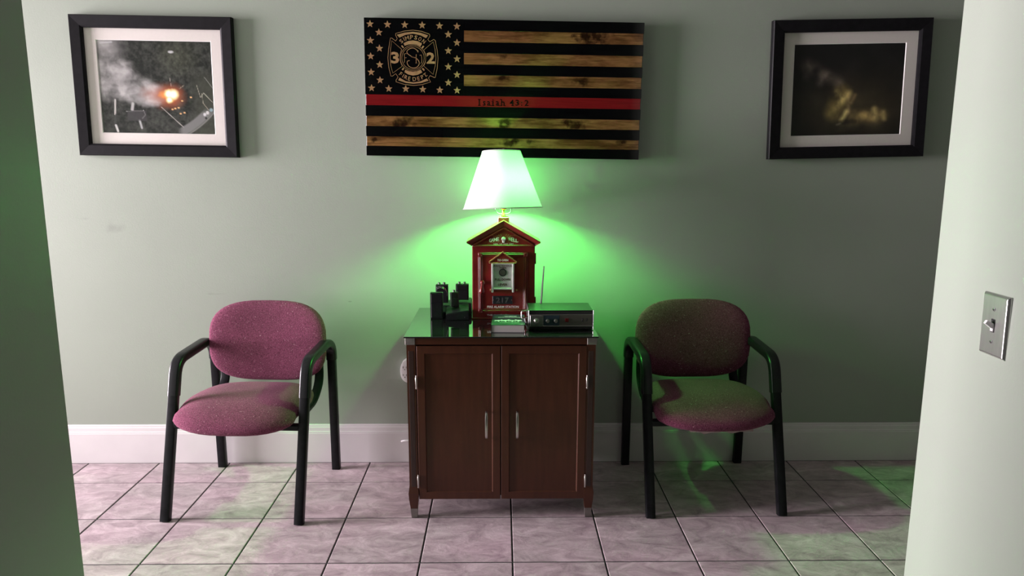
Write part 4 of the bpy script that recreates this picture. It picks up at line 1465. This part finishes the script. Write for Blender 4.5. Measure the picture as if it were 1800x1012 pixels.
# back to front, left: block-shaped radio seen from behind, its charger deck reaching back
charger('low black charger holding the block-shaped radio seen from behind', (-0.2870, -0.197, ZT), R(4), 0.060, 0.075, 0.022, 0.034)
pager('handheld_radio', 'tall block-shaped black radio at the left front of the cabinet', (-0.2885, -0.2485, ZT), R(2), 0.049, 0.022, 0.104, 0.0, 0)
charger('black charger at the back left of the cabinet', (-0.2740, -0.105, ZT), R(0), 0.062, 0.080, 0.030, 0.040)
pager('handheld_radio', 'black radio with two knobs and a silver wire clip, behind the block-shaped one', (-0.2760, -0.135, ZT + 0.0415), R(0), 0.050, 0.024, 0.074, 0.0, 2, True)
charger('wedge-shaped black charger sloping up to the right, nearest the red box', (-0.2085, -0.2430, ZT), R(3), 0.092, 0.080, 0.024, 0.040, None, 0.014)
pager('handheld_radio', 'small narrow black radio leaning in the wedge-shaped charger', (-0.2190, -0.2300, ZT + 0.0425), R(24), 0.030, 0.020, 0.058, R(-8), 1, False, 'radio_black')
charger('black charger behind the wedge-shaped one, beside the red box', (-0.1880, -0.1180, ZT), R(0), 0.064, 0.092, 0.044, 0.050)
pager('handheld_radio', 'black radio standing upright at the back beside the red box', (-0.1945, -0.1350, ZT + 0.0530), R(0), 0.052, 0.024, 0.0650, 0.0, 2)

# ================================================================== BOOK
book = thing('paperback_book', 'thick dark paperback with pale running figures on its cover, before the red box', 'book', (-0.0115, -0.398, ZT), (0, 0, R(-1.5)))
bw, bd, bh = 0.1205, 0.182, 0.0285
bm = box(-bw / 2 + 0.002, bw / 2 - 0.002, -bd / 2 + 0.002, bd / 2 - 0.002, 0.0007, bh - 0.0009, 0.0006)
obj('page_block', bm, 'paper', book)
bm = bmesh.new()
n = 12
top = []
for j in range(n + 1):
    v = -bd / 2 + bd * j / n
    row = []
    for i in range(n + 1):
        u = -bw / 2 + bw * i / n
        curl = 0.0016 * max(0, (i / n - 0.1)) ** 2 * max(0.0, 1 - j / n)
        row.append((bm.verts.new((u, v, bh - 0.0007 + curl)), bm.verts.new((u, v, bh + curl))))
    top.append(row)
for j in range(n):
    for i in range(n):
        a, b, c, d = top[j][i], top[j][i + 1], top[j + 1][i + 1], top[j + 1][i]
        bm.faces.new((a[1], b[1], c[1], d[1]))
        bm.faces.new((d[0], c[0], b[0], a[0]))
for seq in ([top[0][i] for i in range(n + 1)], [top[n][i] for i in range(n, -1, -1)], [top[j][n] for j in range(n + 1)], [top[j][0] for j in range(n, -1, -1)]):
    for a, b in zip(seq[:-1], seq[1:]):
        bm.faces.new((a[0], b[0], b[1], a[1]))
add_box(bm, -bw / 2, -bw / 2 + 0.0012, -bd / 2, bd / 2, 0.0, bh)
add_box(bm, -bw / 2, bw / 2, -bd / 2, bd / 2, 0.0, 0.0007)
cv = obj('cover', bm, 'cover', book)
# printed figures: four running beasts and title lines lying on the cover
bm = bmesh.new()
def blot(pts, cx, cy, sc):
    vs = [bm.verts.new((cx + x * sc, cy + y * sc * 2.1, bh + 0.0020)) for x, y in pts]
    bm.faces.new(vs)
runner = [(-1.5, 0.30), (-1.1, 0.55), (-0.7, 0.45), (-0.2, 0.62), (0.3, 0.55), (0.6, 0.9), (0.95, 0.85), (1.0, 0.6), (0.75, 0.45), (0.8, 0.2), (1.3, -0.05), (1.35, -0.3), (0.6, -0.05), (0.3, 0.05), (0.0, -0.25), (0.2, -0.6), (-0.1, -0.65), (-0.4, -0.2), (-0.7, 0.0), (-1.2, -0.35), (-1.4, -0.25), (-0.95, 0.15), (-1.3, 0.2)]
for i, (cx, cy, sc, fl) in enumerate(((-0.033, -0.030, 0.0125, 1), (-0.008, -0.030, 0.0135, 1), (0.014, -0.032, 0.0110, -1), (0.036, -0.028, 0.0120, -1))):
    p = [(x * fl, y) for x, y in runner]
    blot(p if fl > 0 else p[::-1], cx, cy, sc)
def flat_text(s, cx, cy, w, h):
    V, F = text_geo(s, 0.0)
    x0, x1 = min(v.x for v in V), max(v.x for v in V)
    y0, y1 = min(v.y for v in V), max(v.y for v in V)
    vv = [bm.verts.new((cx + (v.x - (x0 + x1) / 2) / (x1 - x0) * w, cy + (v.y - (y0 + y1) / 2) / (y1 - y0) * h, bh + 0.0020)) for v in V]
    for f in F:
        try:
            bm.faces.new([vv[i] for i in f])
        except ValueError:
            pass
# unreadable title lines: rows of short strokes
random.seed(12)
for yy, xa, xb, hh in ((0.030, -0.038, 0.050, 0.010), (0.048, -0.014, 0.030, 0.012), (-0.062, -0.030, 0.040, 0.004)):
    x = xa
    while x < xb:
        w = random.uniform(0.0025, 0.0055)
        f = [bm.verts.new((x + a * w, yy + b * hh * random.uniform(0.7, 1.0), bh + 0.0020)) for a, b in ((0, -0.5), (1, -0.5), (1, 0.5), (0, 0.5))]
        bm.faces.new(f)
        x += w + random.uniform(0.001, 0.002)
obj('cover_print', bm, 'cover_white', cv)

# ================================================================== DESK RADIO
rd = thing('desk_radio', 'low black and silver desk radio receiver with knobs and a whip antenna', 'radio', (0.1785, -0.383, ZT), (0, 0, R(1.0)))
rw, rdp = 0.1185, 0.070
obj('case', box(-rw + 0.002, rw - 0.002, -rdp + 0.004, rdp, 0.004, 0.0735, 0.0015), 'set_top', rd)
# silver edge trim round the front and the top sides
for s in (-1, 1):
    bm = bmesh.new()
    xs = sorted((s * rw, s * (rw - 0.0025)))
    add_box(bm, xs[0], xs[1], -rdp - 0.001, rdp + 0.001, 0.003, 0.0752, 0.0006)
    obj('side_trim', bm, 'chrome', rd)
obj('top_panel', box(-rw + 0.003, rw - 0.003, -rdp, rdp, 0.0730, 0.0748, 0.0006), 'set_top', rd)
obj('front_panel', box(-rw + 0.005, rw - 0.005, -rdp - 0.001, -rdp + 0.006, 0.0165, 0.0590, 0.0006), 'set_panel', rd)
bm = bmesh.new()
add_box(bm, -rw + 0.004, rw - 0.004, -rdp - 0.0025, -rdp + 0.004, 0.0150, 0.0185, 0.0006)
obj('panel_trim', bm, 'nickel', rd)
bm = bmesh.new()
add_box(bm, -rw + 0.004, rw - 0.004, -rdp - 0.0020, -rdp + 0.004, 0.0580, 0.0596, 0.0004)
obj('panel_trim', bm, 'nickel', rd)
k = 0.00209
def rx(px):
    return (px - 985.0) * k
dial = obj('dial_plate', box(rx(931), rx(953.5), -rdp - 0.0035, -rdp + 0.003, 0.0175, 0.0560, 0.0006), 'chrome', rd)
bm = bmesh.new()
add_lathe(bm, [(0.0095, 0.0), (0.0095, -0.002), (0.0080, -0.003), (0.0072, -0.0115), (0.0060, -0.013), (0.0, -0.013)], 20, (rx(942), -rdp - 0.0035, 0.0375), 'y')
obj('tuning_knob', bm, 'nickel', rd, smooth=True)
obj('blue_panel', box(rx(954.5), rx(982), -rdp - 0.0018, -rdp + 0.003, 0.0190, 0.0565, 0.0004), 'set_blue', rd)
for px in (961.5, 975.5):
    bm = bmesh.new()
    add_lathe(bm, [(0.0072, 0.0), (0.0068, -0.010), (0.0058, -0.0115), (0.0, -0.0115)], 16, (rx(px), -rdp - 0.0018, 0.0375), 'y')
    add_box(bm, rx(px) - 0.0006, rx(px) + 0.0006, -rdp - 0.0138, -rdp - 0.0125, 0.0375, 0.0440)
    obj('knob', bm, 'nickel', rd, smooth=True)
obj('red_button', box(rx(991.5), rx(998), -rdp - 0.0035, -rdp, 0.0320, 0.0455, 0.0008), 'red_lens', rd)
for px in (1022, 1029.7):
    bm = bmesh.new()
    add_box(bm, rx(px) - 0.0024, rx(px) + 0.0024, -rdp - 0.0016, -rdp, 0.0335, 0.0450, 0.0003)
    add_box(bm, rx(px) - 0.0014, rx(px) + 0.0014, -rdp - 0.0050, -rdp, 0.0385, 0.0425, 0.0004)
    obj('slide_switch', bm, 'slot', rd)
for sx in (-1, 1):
    for y in (-rdp + 0.02, rdp - 0.02):
        bm = bmesh.new()
        add_lathe(bm, [(0.007, 0.0), (0.008, 0.005)], 12, (sx * (rw - 0.02), y, 0))
        obj('rubber_foot', bm, 'slot', rd, smooth=True)
bm = bmesh.new()
add_sweep(bm, [(-0.0635, rdp - 0.004, 0.070), (-0.0585, rdp - 0.001, 0.145), (-0.0535, rdp + 0.002, 0.216)], sect_c(0.0029, 8), None, True, [1.2, 1.05, 0.9])
add_lathe(bm, [(0.004, -0.003), (0.005, 0), (0.003, 0.004), (0.0, 0.004)], 10, (-0.0640, rdp - 0.004, 0.075))
obj('antenna', bm, 'chrome', rd, smooth=True)
# mounting bracket on the left flank
bm = bmesh.new()
add_sweep(bm, rounded([(-rw, -0.030, 0.0665), (-rw - 0.024, -0.030, 0.0665), (-rw - 0.025, -0.030, 0.038), (-rw - 0.012, -0.030, 0.0385), (-rw, -0.030, 0.043)], 0.006, 3), sect_rr(0.022, 0.0022, 0.0008, 1), (0, 1, 0))
add_sweep(bm, rounded([(-rw - 0.013, -0.040, 0.038), (-rw - 0.011, -0.052, 0.022), (-rw - 0.004, -0.062, 0.010), (-rw - 0.004, -0.064, 0.003)], 0.008, 3), sect_c(0.0026, 8))
add_lathe(bm, [(0, -0.004), (0.0045, -0.0035), (0.0045, 0.003), (0, 0.004)], 10, (-rw - 0.004, -0.062, 0.008))
add_lathe(bm, [(0, -0.003), (0.0040, -0.0025), (0.0040, 0.003), (0, 0.003)], 10, (-rw - 0.006, -0.056, 0.026), 'y')
obj('side_bracket', bm, 'chrome', rd, smooth=True)

# ================================================================== OUTLET, CABLE, SWITCH
ou = thing('outlet_tap', 'white rounded multi-socket outlet on the wall, half hidden by the cabinet', 'outlet', (-0.4240, -0.0002, 0.4155))
def oval(w, h, y0, y1, e=2.6, n=36, b=0.003):
    bm = bmesh.new()
    rings = []
    for sc, y in ((1.0, y0), (1.0, y1 + b), (1 - b / w * 2, y1)):
        rings.append([bm.verts.new((w * sc * math.copysign(abs(math.cos(t)) ** (2 / e), math.cos(t)), y, h * sc * math.copysign(abs(math.sin(t)) ** (2 / e), math.sin(t)))) for t in [2 * PI * k / n for k in range(n)]])
    for i in range(2):
        for k in range(n):
            bm.faces.new((rings[i][k], rings[i][(k + 1) % n], rings[i + 1][(k + 1) % n], rings[i + 1][k]))
    bm.faces.new(rings[0])
    bm.faces.new(rings[-1])
    return bm
obj('outlet_body', oval(0.0440, 0.0525, 0, -0.036, 2.4, 36, 0.006), 'white_plastic', ou, smooth=True)
for x in (-0.022, 0.022):
    for z in (0.018, -0.016):
        bm = bmesh.new()
        add_box(bm, x - 0.010, x - 0.0085, -0.0368, -0.035, z - 0.003, z + 0.005)
        add_box(bm, x + 0.004, x + 0.0055, -0.0368, -0.035, z - 0.003, z + 0.005)
        add_box(bm, x - 0.004, x + 0.000, -0.0368, -0.035, z - 0.011, z - 0.007, 0.001)
        obj('socket', bm, 'slot', ou)

cb = obj('white_cable', sweep(catmull([(-0.470, -0.026, 0.0985), (-0.462, -0.031, 0.103), (-0.450, -0.036, 0.1062), (-0.430, -0.038, 0.107), (-0.40, -0.035, 0.104), (-0.385, -0.030, 0.09), (-0.38, -0.028, 0.02), (-0.37, -0.030, 0.0045), (-0.30, -0.032, 0.0045)], 6), sect_c(0.0042, 10)), 'white_plastic', None, smooth=True)
tag(cb, 'white cable end curling out from behind the cabinet along the baseboard', 'cable')

sw = thing('light_switch', 'stainless steel toggle light switch plate on the right-hand near wall', 'switch', (PASS_R - 0.0002, -1.7515, 1.0110), (R(1.2), 0, R(-90)))
# local: x runs towards the viewer's side (-y world), -y out of the wall
pw2, ph2 = 0.035, 0.0575
bm = bmesh.new()
rg = []
for ins, y in ((0, 0), (0.0003, -0.0015), (0.0035, -0.0052), (0.005, -0.0058)):
    rg.append([bm.verts.new((sx * (pw2 - ins), y, sz * (ph2 - ins))) for sx, sz in ((-1, -1), (1, -1), (1, 1), (-1, 1))])
for i in range(3):
    for j in range(4):
        bm.faces.new((rg[i][j], rg[i][(j + 1) % 4], rg[i + 1][(j + 1) % 4], rg[i + 1][j]))
bm.faces.new(rg[0])
bm.faces.new(rg[-1])
obj('wall_plate', bm, 'steel', sw)
obj('toggle_slot', box(-0.0052, 0.0052, -0.0064, -0.0050, -0.0122, 0.0122, 0.0004), 'slot', sw)
bm = bmesh.new()
add_sweep(bm, [(0, -0.004, -0.002), (0, -0.010, 0.001), (0, -0.020, 0.0075)], sect_rr(0.0085, 0.010, 0.002, 2), (1, 0, 0), True, [1.0, 0.95, 0.72])
add_box(bm, -0.004, 0.004, -0.0085, -0.005, -0.0105, 0.002, 0.001)
obj('toggle', bm, 'white_plastic', sw, smooth=True)
for z in (-0.030, 0.030):
    bm = bmesh.new()
    add_lathe(bm, [(0.0036, -0.0055), (0.0032, -0.0068), (0.0, -0.0074)], 12, (0, 0, z), 'y')
    s = obj('screw', bm, 'chrome', sw, smooth=True)
    obj('screw_groove', box(-0.0028, 0.0028, -0.0076, -0.0066, z - 0.0004, z + 0.0004), 'slot', s)
